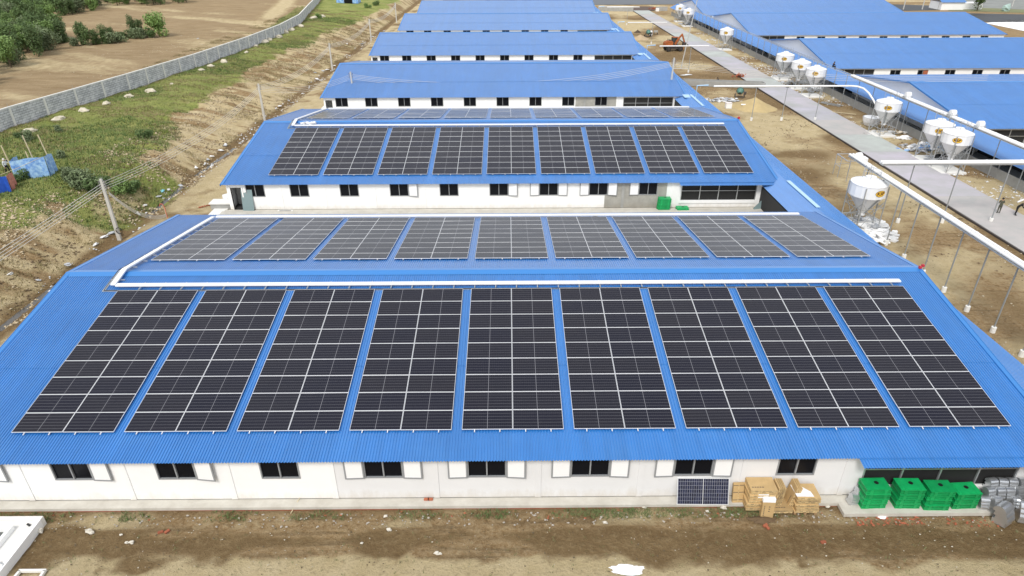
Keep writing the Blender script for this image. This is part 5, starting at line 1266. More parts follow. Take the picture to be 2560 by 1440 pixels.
for i, (px, py, s_) in enumerate(lit):
    m = MB(); p = at(px, py); 
    m_ = SCR[i % 3][1] if i not in (8,) else mat('cyan_bag', (.25, .62, .72), .5)
    blob(m, (0, 0, .03), (s_, s_*.45, .10), m_, 9, 5, .7, seed=i*2.3, flat=.2)
    lb = '%s along the ditch, %s piece of the %s ones' % (SCR[i % 3][0], NTH[i % 20], 'nearer' if i < 20 else 'farther')
    if i == 33: lb = 'bright flat white sheet lying on the yard beyond the second barn'
    tag(m.build('litter_scrap', loc=p + Vector((0, 0, .02)), rot=(0, 0, rt.uniform(0, 3))), lb, 'litter', 'scraps of litter along the ditch' if i != 33 else None)

# ------------------------------------------------------------------ tarpaulin shelters
def shelter(p, rz, w_, d_, h, label, poles, cols=(TARP, TARP)):
    T = thing('tarpaulin_shelter', p, label, 'shelter', 'tarpaulin shelters on the bank', rz=rz)
    for k, (x, y, hh, lx) in enumerate(poles): m = MB(); m.tube([(x, y, 0), (x + lx, y, hh)], .05, BAMBOO, 6); m.build('pole', T)
    def sheet(a, b_, m_, h0, h1, seed):
        m = MB(); nx_, nz_ = 14, 5; vs_ = []
        a = Vector(a); b_ = Vector(b_); nrm = (b_ - a).cross(Vector((0, 0, 1))).normalized()
        for j in range(nz_+1):
            for i in range(nx_+1):
                t = i/nx_; q = a.lerp(b_, t); hh = (h0*(1-t) + h1*t)
                vs_.append(q + Vector((0, 0, hh*j/nz_ - .05*math.sin(t*9)*(j == nz_))) + nrm*(.10*math.sin(t*13 + seed) + .06*math.sin(t*29))*(.4 + .6*(1 - j/nz_)))
        m.add(vs_, [(j*(nx_+1)+i, j*(nx_+1)+i+1, (j+1)*(nx_+1)+i+1, (j+1)*(nx_+1)+i) for j in range(nz_) for i in range(nx_)], m_); m.build('tarpaulin', T, smooth=True)
    sheet((-w_/2, -d_/2, 0), (w_/2, -d_/2, 0), cols[0], h, h*1.12, 1); sheet((w_/2, -d_/2, 0), (w_/2, d_/2, 0), cols[1], h*1.12, h, 2); sheet((-w_/2, d_/2, 0), (-w_/2, -d_/2, 0), cols[0], h, h, 3)
    return T
p = at(92, 437); S_ = shelter(p, R(14), 2.9, 1.8, 1.75, 'open shelter of faded blue tarpaulin with bare wooden poles', [(-1.4, -.8, 3.2, -.25), (.25, -.82, 2.5, -.15), (0.0, .7, 3.6, -.3), (1.35, .6, 3.6, -.35)])
p2 = at(8, 474); shelter(p2, R(20), 1.7, 1.6, 1.3, 'second shelter, deep blue and faded red, cut by the left edge', [(.8, -.7, 1.4, 0), (-.8, -.7, 1.4, 0)], (mat('deep_blue_tarpaulin', (.02, .10, .55), .5, var=.3, vscale=2), TARPR))
wires((p.x - 1.6, p.y - .9, p.z + 1.8), (p.x - 5.2, p.y - 1.9, p.z + 1.2), .05, 'pale guy rope running left from the blue shelter', n=1, r=.02, m_=BAMBOO)
wires((p.x + 1.4, p.y - .6, p.z + 1.9), (p2.x + .3, p2.y - .2, p2.z + 1.4), .05, 'pale rope between the two shelters', n=1, r=.02, m_=BAMBOO)
p = at(872, 7); shelter(p, R(0), 7.0, 4, 2.2, 'far blue tarpaulin hut at the top edge of the slope', [(-3.4, -1.9, 2.6, 0), (3.4, -1.9, 2.6, 0), (0, -1.9, 2.6, 0), (-1.2, -1.9, 2.6, 0)])
m = MB(); m.box(-1.0, 1.6, -2.15, -2.08, 0, 1.7, BLACK); tag(m.build('hut_front_shade', loc=p), 'black panel painted as the shaded open front of the far blue hut', 'doorway')  # solid black sheet before the tarpaulin; the shade inside is painted on

# ------------------------------------------------------------------ people
def person(loc, rz, label, J, shirt, pants, hair=HAIR, hat=None, scale=1.0):
    """one continuous skinned figure; J overrides joints (metres, facing -Y, standing 1.62)"""
    P = dict(pelvis=(0, 0, .86), waist=(0, 0, 1.0), chest=(0, 0, 1.22), neck=(0, .01, 1.38), head=(0, -.01, 1.50), top=(0, 0, 1.60),
             shL=(.17, 0, 1.32), elL=(.23, .03, 1.08), waL=(.22, -.05, .86), haL=(.21, -.08, .78), shR=(-.17, 0, 1.32), elR=(-.23, .03, 1.08), waR=(-.22, -.05, .86), haR=(-.21, -.08, .78),
             hiL=(.09, 0, .84), knL=(.10, -.02, .46), anL=(.10, .03, .08), toL=(.10, -.14, .03), hiR=(-.09, 0, .84), knR=(-.10, -.02, .46), anR=(-.10, .03, .08), toR=(-.10, -.14, .03))
    P.update(J); K = list(P); ix = {k: i for i, k in enumerate(K)}
    E = [('pelvis', 'waist'), ('waist', 'chest'), ('chest', 'neck'), ('neck', 'head'), ('head', 'top'), ('chest', 'shL'), ('shL', 'elL'), ('elL', 'waL'), ('waL', 'haL'), ('chest', 'shR'), ('shR', 'elR'), ('elR', 'waR'), ('waR', 'haR'),
         ('pelvis', 'hiL'), ('hiL', 'knL'), ('knL', 'anL'), ('anL', 'toL'), ('pelvis', 'hiR'), ('hiR', 'knR'), ('knR', 'anR'), ('anR', 'toR')]
    RD = dict(pelvis=.14, waist=.125, chest=.15, neck=.055, head=.095, top=.075, shL=.07, elL=.045, waL=.034, haL=.035, shR=.07, elR=.045, waR=.034, haR=.035, hiL=.10, knL=.068, anL=.045, toL=.04, hiR=.10, knR=.068, anR=.045, toR=.04)
    me_ = bpy.data.meshes.new('person'); me_.from_pydata([P[k] for k in K], [(ix[a], ix[b_]) for a, b_ in E], []); ob = bpy.data.objects.new('person', me_); COL.objects.link(ob)
    ob.modifiers.new('skin', 'SKIN'); sm = ob.modifiers.new('sub', 'SUBSURF'); sm.levels = sm.render_levels = 1
    for i, k in enumerate(K):
        sv_ = me_.skin_vertices[0].data[i]; sv_.radius = (RD[k]*(1.15 if k in ('chest', 'pelvis') else 1), RD[k]*(.8 if k in ('chest', 'pelvis', 'waist') else 1)); sv_.use_root = (k == 'pelvis')
    dg = bpy.context.evaluated_depsgraph_get(); dg.update(); fm = bpy.data.meshes.new_from_object(ob.evaluated_get(dg)); bpy.data.objects.remove(ob)
    fm.name = 'person'; fm.materials.clear()
    for m_ in (shirt, pants, SKIN, hair, BLKP): fm.materials.append(m_)
    reg = dict(shL=0, elL=0, chest=0, waist=0, shR=0, elR=0, waL=0, waR=0, haL=2, haR=2, neck=2, head=2, top=3, pelvis=1, hiL=1, hiR=1, knL=1, knR=1, anL=1, anR=1, toL=4, toR=4)
    for f in fm.polygons:
        c = f.center; best = min(K, key=lambda k: (c - Vector(P[k])).length/(.7 if k in ('head',) else 1.)); mi_ = reg[best]
        if best == 'head' and (c.y > P['head'][1] + .02 or c.z > P['head'][2] + .05): mi_ = 3
        f.material_index = mi_; f.use_smooth = True
    T = thing('person', loc, label, 'person', None, rz=rz); T.scale = (scale,)*3; link('body', fm, T)
    m = MB(); hd = Vector(P['head']); blob(m, hd + Vector((0, .015, .045)), (.105, .115, .10), hat or hair, 10, 6, .08); m.build('hat' if hat else 'hair', T)
    m = MB(); m.box(hd.x - .012, hd.x + .012, hd.y - .125, hd.y - .09, hd.z - .02, hd.z + .02, SKIN); m.build('nose', T)
    return T
CAMO = mat('camouflage_cloth', (.05, .06, .04), .9, col2=(.11, .10, .07), vscale=9)
BLKC = mat('black_cloth', (.012, .012, .014), .9); WHC = mat('white_cloth', (.72, .72, .70), .9); GRC = mat('dark_blue_cloth', (.02, .025, .05), .9); PINK = mat('pale_hat', (.75, .70, .68), .8)
SCL = .93
person(at(2495, 533, .10), R(172), 'person in camouflage clothes standing on the road, back to the camera', dict(elL=(.24, -.02, 1.10), waL=(.16, -.16, .98), haL=(.12, -.20, .96), elR=(-.24, -.02, 1.10), waR=(-.16, -.16, .98), haR=(-.12, -.20, .96)), CAMO, CAMO, scale=SCL)
P2_ = at(2537, 538, .10)
person(P2_, R(60), 'person in black bending forward with a white pipe on the road', dict(waist=(0, -.06, .98), chest=(0, -.26, 1.12), neck=(0, -.38, 1.20), head=(0, -.46, 1.26), top=(0, -.52, 1.34), shL=(.16, -.30, 1.18), shR=(-.16, -.30, 1.18), elL=(.20, -.36, .95), waL=(.16, -.46, .80), haL=(.14, -.50, .74), elR=(-.20, -.36, .98), waR=(-.17, -.50, .92), haR=(-.15, -.56, .90)), BLKC, BLKC, scale=SCL)
m = MB(); m.tube([(-.35, 0, 0), (.55, .1, .35)], .07, PVC, 8); tag(m.build('pipe_piece', loc=P2_ + Vector((.05, -.1, 1.32))), 'short white pipe carried by the bending person', 'pipe')
person(at(2422, 388), R(160), 'person in white shirt and black trousers walking by the low corridor wall', dict(knL=(.10, -.14, .48), anL=(.10, -.08, .08), toL=(.10, -.24, .05), anR=(-.10, .16, .09), toR=(-.10, .0, .03)), WHC, BLKC, scale=SCL)
person(at(22, 435), R(75), 'person in pale shirt and dark trousers walking beside the blue shelter', dict(knL=(.10, -.16, .48), anL=(.10, -.20, .08), toL=(.10, -.36, .06), knR=(-.10, .02, .46), anR=(-.10, .24, .10), toR=(-.10, .12, .03), elL=(.22, -.08, 1.12), waL=(.18, -.28, 1.22), haL=(.15, -.34, 1.30)), WHC, BLKC, hat=PINK, scale=SCL)
m = MB(); blob(m, (0, 0, 0), (.2, .16, .14), BLKP, amp=.3); tag(m.build('dark_bag', loc=at(30, 432) + Vector((-.1, -.1, 1.22))), 'dark bag held up by the person at the left edge', 'bag')
ps = Vector((49.9, 0, 0)); d = ray(2085, 152); t_ = (49.9 - CAM.x)/d.x; q_ = CAM + d*t_
person((49.9, q_.y, gz(q_.y) + 4.02), R(95), 'person in dark clothes sitting on the ladder track above the road', dict(pelvis=(0, 0, .55), waist=(0, -.03, .68), chest=(0, -.10, .88), neck=(0, -.14, 1.02), head=(0, -.18, 1.13), top=(0, -.18, 1.23), shL=(.17, -.10, .96), shR=(-.17, -.10, .96), elL=(.22, -.2, .78), waL=(.14, -.36, .72), haL=(.10, -.42, .70), elR=(-.22, -.2, .78), waR=(-.14, -.36, .72), haR=(-.10, -.42, .70), hiL=(.10, -.04, .53), hiR=(-.10, -.04, .53), knL=(.12, -.40, .56), knR=(-.12, -.40, .56), anL=(.12, -.42, .18), anR=(-.12, -.42, .18), toL=(.12, -.56, .14), toR=(-.12, -.56, .14)), GRC, BLKC, scale=1.0)
person(at(1796, 208), R(-70), 'person in dark clothes crouching at the low grey trough wall', dict(pelvis=(0, 0, .45), waist=(0, -.05, .58), chest=(0, -.20, .74), neck=(0, -.28, .86), head=(0, -.34, .95), top=(0, -.36, 1.05), shL=(.17, -.20, .80), shR=(-.17, -.20, .80), elL=(.22, -.32, .62), waL=(.14, -.5, .55), haL=(.10, -.56, .52), elR=(-.22, -.32, .62), waR=(-.14, -.5, .55), haR=(-.10, -.56, .52), hiL=(.10, -.02, .43), hiR=(-.10, -.02, .43), knL=(.13, -.38, .52), knR=(-.13, -.38, .52), anL=(.12, -.10, .08), anR=(-.12, -.10, .08), toL=(.12, -.26, .03), toR=(-.12, -.26, .03)), BLKC, GRC, scale=SCL)

# ------------------------------------------------------------------ machines and materials in the yard
e0 = at(1683, 127); T = thing('excavator', e0, 'rusty orange wheeled excavator parked beside the concrete road', 'excavator', rz=R(8)); T.scale = (.92,)*3
m = MB(); m.box(-1.9, 1.9, -.75, .75, .62, .98, DKMET); m.box(-.9, .9, -.85, .85, .5, .75, DKMET); m.build('chassis', T)
for x in (-1.55, 1.35):
    for y in (-1.0, 1.0):
        m = MB(); m.lathe([(.30, -.20), (.56, -.18), (.60, -.05), (.60, .05), (.56, .18), (.30, .20)], TYRE, 18, (x, y, .60), ax='y'); w_ = m.build('wheel', T)
        m = MB(); m.lathe([(.10, -.22), (.28, -.215), (.28, .215), (.10, .22)], DKMET, 14, (x, y, .60), ax='y'); m.build('rim', w_)
m = MB(); m.lathe([(.7, .98), (.7, 1.15)], DKMET, 16); m.build('slew_ring', T)
m = MB(); m.box(-2.0, 1.0, -.95, .95, 1.15, 1.32, DKMET); m.box(-2.1, -.55, -.98, .98, 1.32, 2.15, ORANGE); m.box(-1.75, -.8, -.85, .6, 2.15, 2.34, ORANGE); m.box(-2.35, -2.1, -.9, .9, 1.25, 1.95, ORANGE); m.build('engine_house', T)
m = MB(); m.tube([(-1.5, .3, 2.3), (-1.5, .3, 2.75)], .08, DKMET, 8); m.box(-1.3, -.9, -.3, .3, 2.34, 2.55, DKMET); m.build('exhaust', T)
m = MB(); m.box(-.3, .95, .1, .95, 1.32, 2.95, GLASSD)
for x in (-.33, .95):
    for y in (.07, .95): m.box(x - .05, x + .05, y - .05, y + .05, 1.32, 3.0, DKMET)
m.box(-.38, 1.0, .02, 1.0, 2.95, 3.05, ORANGE); m.build('cab', T)
m = MB(); m.beam((.1, -.45, 1.5), (.95, -.45, 3.0), .34, .42, ORANGE); m.beam((.9, -.45, 2.9), (1.65, -.45, 3.75), .32, .36, ORANGE); m.build('boom', T)
m = MB(); m.beam((1.55, -.45, 3.85), (2.35, -.45, 2.0), .28, .32, ORANGE); m.beam((1.0, -.45, 3.35), (1.75, -.45, 3.6), .12, .12, GALV); m.build('stick', T)
m = MB(); m.beam((.6, -.45, 1.5), (1.2, -.45, 2.7), .13, .13, GALV); m.build('ram', T)
m = MB(); m.add([(2.0, -.85, 2.0), (2.75, -.85, 1.9), (2.6, -.85, 1.1), (1.95, -.85, 1.25), (2.0, -.05, 2.0), (2.75, -.05, 1.9), (2.6, -.05, 1.1), (1.95, -.05, 1.25)], [(0, 1, 2, 3), (7, 6, 5, 4), (0, 4, 5, 1), (1, 5, 6, 2), (2, 6, 7, 3), (3, 7, 4, 0)], DKMET)
for k in range(4): m.beam((2.0, -.8 + .23*k, 1.2), (1.85, -.8 + .23*k, 1.0), .08, .06, GALV)
m.build('bucket', T)
m = MB(); m.box(2.0, 2.1, -1.1, 1.1, .35, .85, ORANGE); m.beam((1.7, 0, .7), (2.0, 0, .6), .4, .12, DKMET); m.build('dozer_blade', T)

def mixer(p, label, sc, rz):
    T = thing('concrete_mixer', p, label, 'concrete mixer', 'concrete mixers in the yard', rz=rz); T.scale = (sc,)*3
    m = MB(); m.lathe([(.22, -.62), (.40, -.45), (.52, -.1), (.52, .2), (.36, .5), (.24, .66)], MIXG, 16, (0, 0, 0), ax='y', cap=False); o = m.build('drum', T, (0, 0, 1.05), (R(28), 0, 0), smooth=True)
    m = MB(); m.lathe([(.0, -.60), (.23, -.615)], DKMET, 14, ax='y', cap=False); m.lathe([(.54, .02), (.56, .04), (.56, .10), (.54, .12)], DKMET, 18, ax='y', cap=False); m.build('ring_gear', T, (0, 0, 1.05), (R(28), 0, 0))
    m = MB()
    for sx in (-.6, .6): m.beam((sx, -.5, 0), (sx*.95, 0, 1.05), .07, .07, DKMET); m.beam((sx, .5, .1), (sx*.95, 0, 1.05), .07, .07, DKMET); m.beam((sx, -.5, .1), (sx, .5, .1), .07, .07, DKMET)
    m.beam((-.6, -.5, .1), (.6, -.5, .1), .07, .07, DKMET); m.beam((-.6, .5, .1), (.6, .5, .1), .07, .07, DKMET); m.build('stand', T)
    for sx in (-.72, .72): m = MB(); m.lathe([(.08, -.05), (.24, -.05), (.24, .05), (.08, .05)], TYRE, 14, (sx, .5, .22), ax='x'); m.build('wheel', T)
    m = MB(); m.box(.62, .95, -.2, .2, .55, .95, DKMET); m.build('motor_box', T)
mixer(at(1848, 244), 'green concrete mixer beside the sand pile', 1.0, R(-20))
mixer(at(1620, 92), 'small green concrete mixer far off in the yard', 1.05, R(10))
def heap(p, rx, ry, h, m_, lb, seed, name='sand_pile'):
    m = MB(); nr, na = 12, 32; vs_ = [(0, 0, h)]
    for i in range(1, nr+1):
        t = i/nr
        for j in range(na):
            a = 2*math.pi*j/na; q = 1 + .18*noise.noise(Vector((math.cos(a)*2 + seed, math.sin(a)*2, 0))); z = h*(1 - t)**1.25*(1 + .0) + .12*noise.noise(Vector((math.cos(a)*t*4 + seed, math.sin(a)*t*4, 1)))*(1-t)
            vs_.append((math.cos(a)*rx*t*q, math.sin(a)*ry*t*q, max(z, -.02) - (.04 if i == nr else 0)))
    fs = [(0, 1+j, 1+(j+1) % na) for j in range(na)] + [(1+(i-1)*na+j, 1+i*na+j, 1+i*na+(j+1) % na, 1+(i-1)*na+(j+1) % na) for i in range(1, nr) for j in range(na)]
    m.add(vs_, fs, m_); return tag(m.build(name, loc=p, smooth=True), lb, 'sand pile')
heap(at(1885, 268), 3.1, 3.6, 1.5, SANDM, 'heap of yellow building sand beside the mixer', 1)
heap(at(1600, 97), 2.2, 2.0, 1.0, mat('pale_sand_heap', (.50, .38, .24), .95, var=.2, bump=.5), 'small pale sand heap at the corridor edge far off', 4)
heap(at(1594, 81), 1.0, 1.0, .7, mat('dark_soil2', (.10, .07, .045), .95, var=.3, bump=.5), 'small dark earth heap behind the pale one', 6, 'earth_pile')
m = MB(); m.tube([(-.7, 0, .15), (.7, -.25, .15)], .11, PVC, 10); tag(m.build('pipe_offcut', loc=at(1864, 264, .35)), 'thick white pipe piece lying on the sand pile', 'pipe')
m = MB(); m.box(-.42, .42, -.35, .35, 0, .75, PAPER); m.box(-.44, .44, -.37, .37, .70, .80, PINK); tag(m.build('white_box', loc=at(1820, 270)), 'white box standing beside the heap of grey sacks', 'box')
m = MB()
SK = []
def sacks(px, py, n, rx, ry, m_, lb, name, seed, smin=.25, smax=.5, hmax=.5, cat='sacks'):
    r_ = random.Random(seed); p = at(px, py); m = MB()
    for i in range(n):
        x, y = r_.gauss(0, rx*.5), r_.gauss(0, ry*.5); s_ = r_.uniform(smin, smax); blob(m, (x, y, r_.uniform(.02, .05 + hmax*math.exp(-(x*x/rx/rx + y*y/ry/ry)))), (s_, s_*r_.uniform(.4, .9), s_*.35), m_ if not isinstance(m_, (list, tuple)) else r_.choice(m_), 10, 6, .45, seed=r_.random()*90)
    return tag(m.build(name, loc=p), lb, cat, kind='stuff')
sacks(1805, 252, 60, 2.8, 1.3, [SACKG, SACK, SACKG], 'heap of grey and white rubbish beside the mixer', 'sack_heap', 1, .18, .35, .3)
sacks(2160, 572, 120, 2.0, 1.9, [SACK, SACK, PVC, SACKG], 'heap of white sacks and plastic under the nearest silo', 'white_sack_heap', 2, .25, .5, .8)
sacks(2190, 592, 50, 1.6, 1.1, [SACK, PVC, SACK], 'white sheets spilling in front of the nearest silo', 'white_sheet_heap', 3, .25, .45, .6)
for k, (a, b_) in enumerate((((-.6, -1.2, .5), (.4, -2.1, .15)), ((.1, -1.0, .6), (.9, -1.9, .1)), ((-1.6, -.2, .5), (-.1, -1.3, .5)))):
    m = MB(); m.tube([a, b_], .08, PVC, 8); tag(m.build('pipe_offcut', loc=at(2170, 588)), ['white pipe pointing down off the nearest silo heap', 'second white pipe on the nearest silo heap', 'long white pipe lying back on the nearest silo heap'][k], 'pipe')
sacks(1985, 192, 60, 4.2, 1.2, [SACK, PAPER], 'white sheets piled at the road under the middle silos', 'white_sheet_pile', 5, .3, .6, .3)
sacks(2048, 226, 55, 2.4, 1.1, [SACK, SACKG, PVC], 'pile of white and grey junk below the front middle silo', 'junk_pile', 6, .2, .45, .4)
sacks(2000, 208, 50, 4.0, .9, [SACKG, CONC2], 'grey timber and rubble beside the road', 'grey_rubble_pile', 16, .2, .4, .25)
sacks(2318, 372, 90, 2.6, 1.8, [SACKG, SACK, SACKG, TARP], 'pile of grey sacks and blue plastic under the near silo pair', 'grey_sack_pile', 7, .22, .42, .5)
sacks(2350, 398, 40, 2.6, .8, [SACK, SACKG], 'white scraps beyond the road conveyor', 'scrap_pile', 8, .2, .4, .25)
sacks(2215, 333, 50, 2.6, 1.2, [mat('cream_scrap', (.66, .60, .50), .9), SACK, CONC2], 'cream coloured scraps below the lone silo', 'cream_scrap_pile', 9, .15, .35, .25)
sacks(2262, 347, 18, .8, .35, [SACKG, PAPER], 'rolled grey mesh on the soil left of the silo pair', 'mesh_roll', 10, .25, .4, .35)
sacks(1870, 118, 34, 3.0, .9, [PAPER, SACK], 'white sheets on the ground right of the far single silo', 'sheet_scraps', 11, .3, .5, .15)
sacks(1905, 130, 60, 3.0, 3.5, [SACKG, CONC3, SACK], 'pale rubble along the low wall before the third gable', 'wall_rubble', 12, .2, .45, .2)
sacks(1728, 60, 40, 3.0, 1.6, [BLKP, SACK, TARP, SACKG], 'dark and blue bags below the far silos', 'bag_pile', 13, .3, .6, .6)
sacks(1975, 218, 26, 1.0, .8, [BLKP, TYRE, GALV], 'dark motorcycles and tools standing on the road edge', 'dark_gear', 14, .2, .38, .7, 'equipment')
for i, (px, py, w_, d_, h, m_, lb) in enumerate(((2392, 392, 1.0, .8, .75, BLKP, 'black plastic box under the near silo pair'), (2352, 400, 1.3, .7, .6, BLKP, 'long black box at the road edge beside the sacks'), (2078, 262, 1.5, .5, .7, GALV, 'grey slatted metal rack lying beside the right low wall'))):
    m = MB(); p = at(px, py)
    if i < 2: m.box(-w_/2, w_/2, -d_/2, d_/2, 0, h, m_); m.box(-w_/2 - .03, w_/2 + .03, -d_/2 - .03, d_/2 + .03, h - .06, h, m_); tag(m.build('black_box', loc=p, rot=(0, 0, .3)), lb, 'box')
    else:
        T = thing('metal_rack', p, lb, 'rack', rz=R(-52))
        for k in range(14): mm = MB(); mm.box(-1.5 + .22*k, -1.40 + .22*k, -.35, .35, .12, .18, GALV); mm.build('slat', T)
        mm = MB(); mm.beam((-1.55, -.35, .08), (1.6, -.35, .08), .06, .08, GALV); mm.beam((-1.55, .35, .08), (1.6, .35, .08), .06, .08, GALV); mm.build('side_rail', T)
p = at(2176, 312); T = thing('spare_hopper', p, 'white upturned silo section standing left of the lone silo', 'hopper')
m = MB(); m.lathe([(.85, 0), (1.0, .35), (1.02, .42)], SILO, 10, cap=False); m.lathe([(1.05, .42), (1.2, 1.05)], SILO, 10, cap=False); m.build('shell', T)
m = MB(); m.lathe([(1.2, 1.05), (1.12, 1.05), (1.0, .55)], SILO, 10, cap=True); m.build('inner_lip', T)
m = MB(); m.tube([(-1.4, .6, .1), (1.4, -.9, .12)], .045, BAMBOO, 6); tag(m.build('pole_offcut', loc=at(2108, 284)), 'long pale pole lying on the soil beside the road', 'pole')
m = MB(); m.tube([(-.5, -.3, .08), (.5, .35, .1)], .06, PVC, 6); m.tube([(.6, .2, .1), (1.5, -.3, .1)], .06, PVC, 6); tag(m.build('pipe_offcuts', loc=at(2205, 330)), 'pair of thin white pipes below the lone silo', 'pipe')
# trough wall
a = at(1712, 214); b_ = at(1912, 221); T = thing('trough_wall', a, 'low grey concrete trough wall crossing the yard behind the second barn', 'low wall'); d = b_ - a
m = MB(); m.beam((0, 0, .42), (d.x, d.y, d.z + .42), .16, .85, CONC2); m.build('front_wall', T)
m = MB(); m.beam((0, 1.5, .42), (d.x, d.y + 1.5, d.z + .42), .16, .85, CONC2); m.build('rear_wall', T)
m = MB(); m.beam((d.x, d.y + .08, d.z + .42), (d.x, d.y + 1.42, d.z + .42), .14, .84, CONC2); m.build('end_wall', T)
for k in range(1, 5): m = MB(); m.box(d.x*k/5 - .08, d.x*k/5 + .08, -.16, -.081, 0, .7, CONC2); m.build('buttress', T)
# brick piles
for i, (px, py, n_, lb) in enumerate(((1848, 193, 26, 'pile of red bricks beside the road behind the trough wall'), (1634, 24, 46, 'far stack of red bricks at the end of the road'))):
    p = at(px, py); T = thing('brick_pile', p, lb, 'bricks', 'piles of red bricks'); r_ = random.Random(i)
    me_ = MB().box(-.17, .17, -.10, .10, 0, .14, BRICK).mesh('brick')
    for k in range(n_): link('brick', me_, T, (r_.gauss(0, .55), r_.gauss(0, .3), max(0, r_.uniform(0, .55))), (r_.uniform(-.3, .3), r_.uniform(-.3, .3), r_.uniform(0, 3)))
m = MB(); m.box(-.5, .5, -.4, .4, 0, .9, PAPER); tag(m.build('white_box', loc=at(1643, 28)), 'far white box beside the red brick stack', 'box')
m = MB(); m.lathe([(.38, 0), (.42, .1), (.42, .95), (.30, 1.05)], PAPER, 12); tag(m.build('white_barrel', loc=at(1627, 88)), 'white barrel standing by the far small mixer', 'barrel')
m = MB(); m.box(-.5, .5, -.3, .3, .5, .9, CONC2); m.box(-.45, -.38, -.3, .3, 0, .5, DKMET); m.box(.38, .45, -.3, .3, 0, .5, DKMET); tag(m.build('work_table', loc=at(1639, 86)), 'small grey table right of the white barrel', 'table')
# ------------------------------------------------------------------ beyond the barns
LINER = mat('dark_pond_liner', (.022, .030, .042), .35, var=.3, vscale=.1)
def quadpatch(pts_, m_, name, lb, lift=.05, kind='structure', cat=None):
    m = MB(); v = [at(px, py) + Vector((0, 0, lift)) for px, py in pts_]; m.add(v, [tuple(range(len(v)))], m_); return tag(m.build(name), lb, cat, kind=kind)
quadpatch([(1440, 12.5), (1725, 11), (1760, -26), (1420, -26)], LINER, 'pond_water', 'dark lined pond behind the far left barns')
quadpatch([(2195, 10), (2330, 14), (2352, 25), (2270, 27), (2215, 26), (2190, 18)], mat('dark_liner2', (.05, .055, .06), .6, var=.4, vscale=.15), 'pond_liner', 'dark liner behind the far right barns')
quadpatch([(2395, 33), (2640, 38), (2660, 55), (2480, 56), (2430, 52)], mat('dark_liner2', (.05, .055, .06), .6), 'pond_liner', 'second dark liner at the right')
quadpatch([(2462, 58), (2530, 50), (2700, 52), (2700, 92), (2570, 80)], PAPER, 'lime_ground', 'bright white ground at the right edge')
quadpatch([(2370, 27), (2620, 34), (2630, 27), (2380, 17)], mat('far_grass', (.22, .23, .11), .95, var=.3, vscale=.3), 'grass_strip', 'pale grass strip at the top right')
quadpatch([(2395, 22), (2640, 28), (2640, -6), (2410, -6)], mat('far_grey_ground', (.30, .31, .29), .9, var=.4, vscale=.12), 'grey_ground', 'grey marshy ground at the top right', .04)
p0, p1 = at(1497, 27), at(1583, 28.5); T = thing('retaining_wall', p0, 'far grey concrete wall piece behind the last left barns', 'wall'); d = p1 - p0
m = MB(); m.beam((0, 0, .6), (d.x, d.y, d.z + .6), .3, 1.6, CONC2); m.build('wall_panel', T); m = MB(); m.beam((0, 0, 1.45), (d.x, d.y, d.z + 1.45), .4, .12, CONC3); m.build('coping', T)
p0, p1 = at(1640, 27), at(1668, 27); m = MB(); d = p1 - p0; m.beam((0, 0, .6), (d.x, d.y, d.z + .6), .3, 1.3, CONC2); tag(m.build('wall_stub', loc=p0), 'short far grey wall right of the brick stack', 'wall')
quadpatch([(1583, 27), (1637, 27), (1634, 17), (1583, 17)], mat('dark_earth', (.13, .09, .07), .95, var=.3), 'earth_bank', 'dark earth bank between the far grey walls', .1)
p = at(2408, 25); T = thing('shed', p, 'small white shed with blue roof behind the right barns', 'shed')
m = MB(); m.box(-7.5, 0, 0, 7, 0, 2.3, WHITE); m.box(.01, 7.0, 1.5, 6, 0, 1.9, WHITE); m.build('wall', T)
m = MB(); m.add([(-7.9, -.4, 2.35), (.3, -.4, 2.35), (.3, 3.6, 3.9), (-7.9, 3.6, 3.9), (-7.9, 7.4, 2.35), (.3, 7.4, 2.35)], [(0, 1, 2, 3), (3, 2, 5, 4)], BLUE); m.build('roof', T)
tree(at(2442, 27), TV[4], 1.6, 'dark tree standing beside the white shed at the top right')
for i, px in enumerate((2258, 2305, 2345, 2378, 2530)):
    p = at(px, 24 if px < 2400 else 16); upole(p, 4.6, 'thin far pole behind the right barns, %s from the left' % NTH[i], ins=(0, 0))
m = MB(); blob(m, (0, 0, 1.0), (1.4, .9, 1.2), mat('teal_cover', (.36, .48, .44), .7), amp=.3); tag(m.build('covered_machine', loc=at(2514, 28)), 'pale teal covered machine on the far grass', 'machine')
# small things on the near roofs
for k, (x, y) in enumerate(((24.35, 1.75), (24.62, 1.95))):
    m = MB(); m.box(-.07, .07, -.07, .07, 0, .14, REDP); tag(m.build('red_marker', loc=(x, y, .24)), '%s red block at the right end of the nearest ridge' % ('left', 'right')[k], 'marker')
m = MB(); m.box(-.1, .1, -.1, .1, 0, .2, REDP); Oo = Oi(1); tag(m.build('red_marker', loc=(Oo.x + 24.5, Oo.y + 1.9, Oo.z + .24)), 'red block at the right end of the second ridge', 'marker')


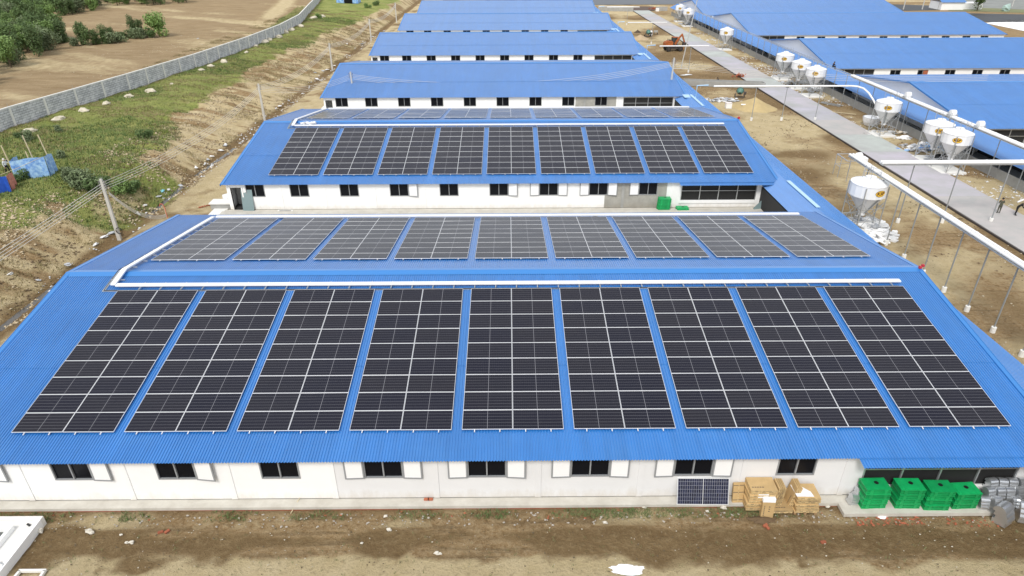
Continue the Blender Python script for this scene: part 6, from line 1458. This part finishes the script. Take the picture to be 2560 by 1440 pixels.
# ------------------------------------------------------------------ loose crumbs of soil and stone over the open ground
def crumbs(n, x0, x1, y0, y1, smin, smax, m_, name, lb, cat, seed, cond=None):
    r_ = np.random.default_rng(seed); x = r_.uniform(x0, x1, n); y = r_.uniform(y0, y1, n)
    ok = fbm(x, y, 5, 4, seed) + .12*(fbm(x, y, 1.1, 2, seed+5) - .5)*4 > .56
    if cond is not None: ok &= cond(x, y)
    x, y = x[ok], y[ok]; n = len(x); z = bil(Z, x, y); s_ = smin + (smax - smin)*r_.random(n)**3
    base_ = np.array([(1, 0, 0), (0, 1, 0), (-1, 0, 0), (0, -1, 0), (0, 0, .7), (0, 0, -.6)])
    rot = r_.uniform(0, 6.28, n); J = base_[None]*(1 + .5*r_.normal(size=(n, 6, 1))*.6)
    cx = J[..., 0]*np.cos(rot)[:, None]*1.3 - J[..., 1]*np.sin(rot)[:, None]; cy = J[..., 0]*np.sin(rot)[:, None]*1.3 + J[..., 1]*np.cos(rot)[:, None]
    V = np.stack([cx, cy, J[..., 2]], -1)*s_[:, None, None] + np.stack([x, y, z + s_*.2], -1)[:, None]
    T_ = np.array([(0, 1, 4), (1, 2, 4), (2, 3, 4), (3, 0, 4), (1, 0, 5), (2, 1, 5), (3, 2, 5), (0, 3, 5)]); Fc = (T_[None] + 6*np.arange(n)[:, None, None]).reshape(-1)
    me_ = bpy.data.meshes.new(name); me_.vertices.add(n*6); me_.vertices.foreach_set('co', V.reshape(-1).astype(np.float32)); me_.loops.add(len(Fc)); me_.loops.foreach_set('vertex_index', Fc.astype(np.int32))
    k_ = len(Fc)//3; me_.polygons.add(k_); me_.polygons.foreach_set('loop_start', np.arange(0, k_*3, 3, dtype=np.int32)); me_.polygons.foreach_set('loop_total', np.full(k_, 3, dtype=np.int32)); me_.update(calc_edges=True)
    me_.materials.append(m_); return link(name, me_, kind='stuff', label=lb, category=cat)
PALES = mat('tan_pebble', (.50, .43, .31), .95); CLODM = mat('brown_clod', (.17, .12, .07), .95); CLODL = mat('tan_clod', (.50, .41, .27), .95)
offroad = lambda x, y: (x < 41) | (x > 46.8)
crumbs(12000, 28.2, 51, -6, 150, .02, .09, PALES, 'pale_crumbs', 'pale stones and mortar bits strewn over the yard', 'stones', 91, offroad)
crumbs(20000, 28.2, 51, -6, 110, .02, .10, CLODM, 'dark_crumbs', 'dark brown clods strewn over the yard', 'clods', 92, offroad)
crumbs(3600, 46.8, 51, 18, 150, .03, .17, SACK, 'white_scraps', 'small white scraps between the road and the low wall', 'litter', 93)
crumbs(40000, -43, -32.5, -8, 150, .03, .15, CLODL, 'bank_clods', 'tan clods covering the sandy face of the bank', 'clods', 94)
crumbs(26000, -43, -32.5, -8, 150, .02, .12, CLODM, 'bank_dark_clods', 'dark clods and roots on the sandy face of the bank', 'clods', 95)
crumbs(1500, -34.8, -32.4, 0, 160, .04, .16, SACK, 'ditch_scraps', 'tiny white scraps strewn along the ditch', 'litter', 96)
crumbs(3500, -90, -52, 20, 140, .03, .12, PALES, 'field_stones', 'pale stones in the brown field beyond the wall', 'stones', 97, lambda x, y: x < wall_x(y) - 1)
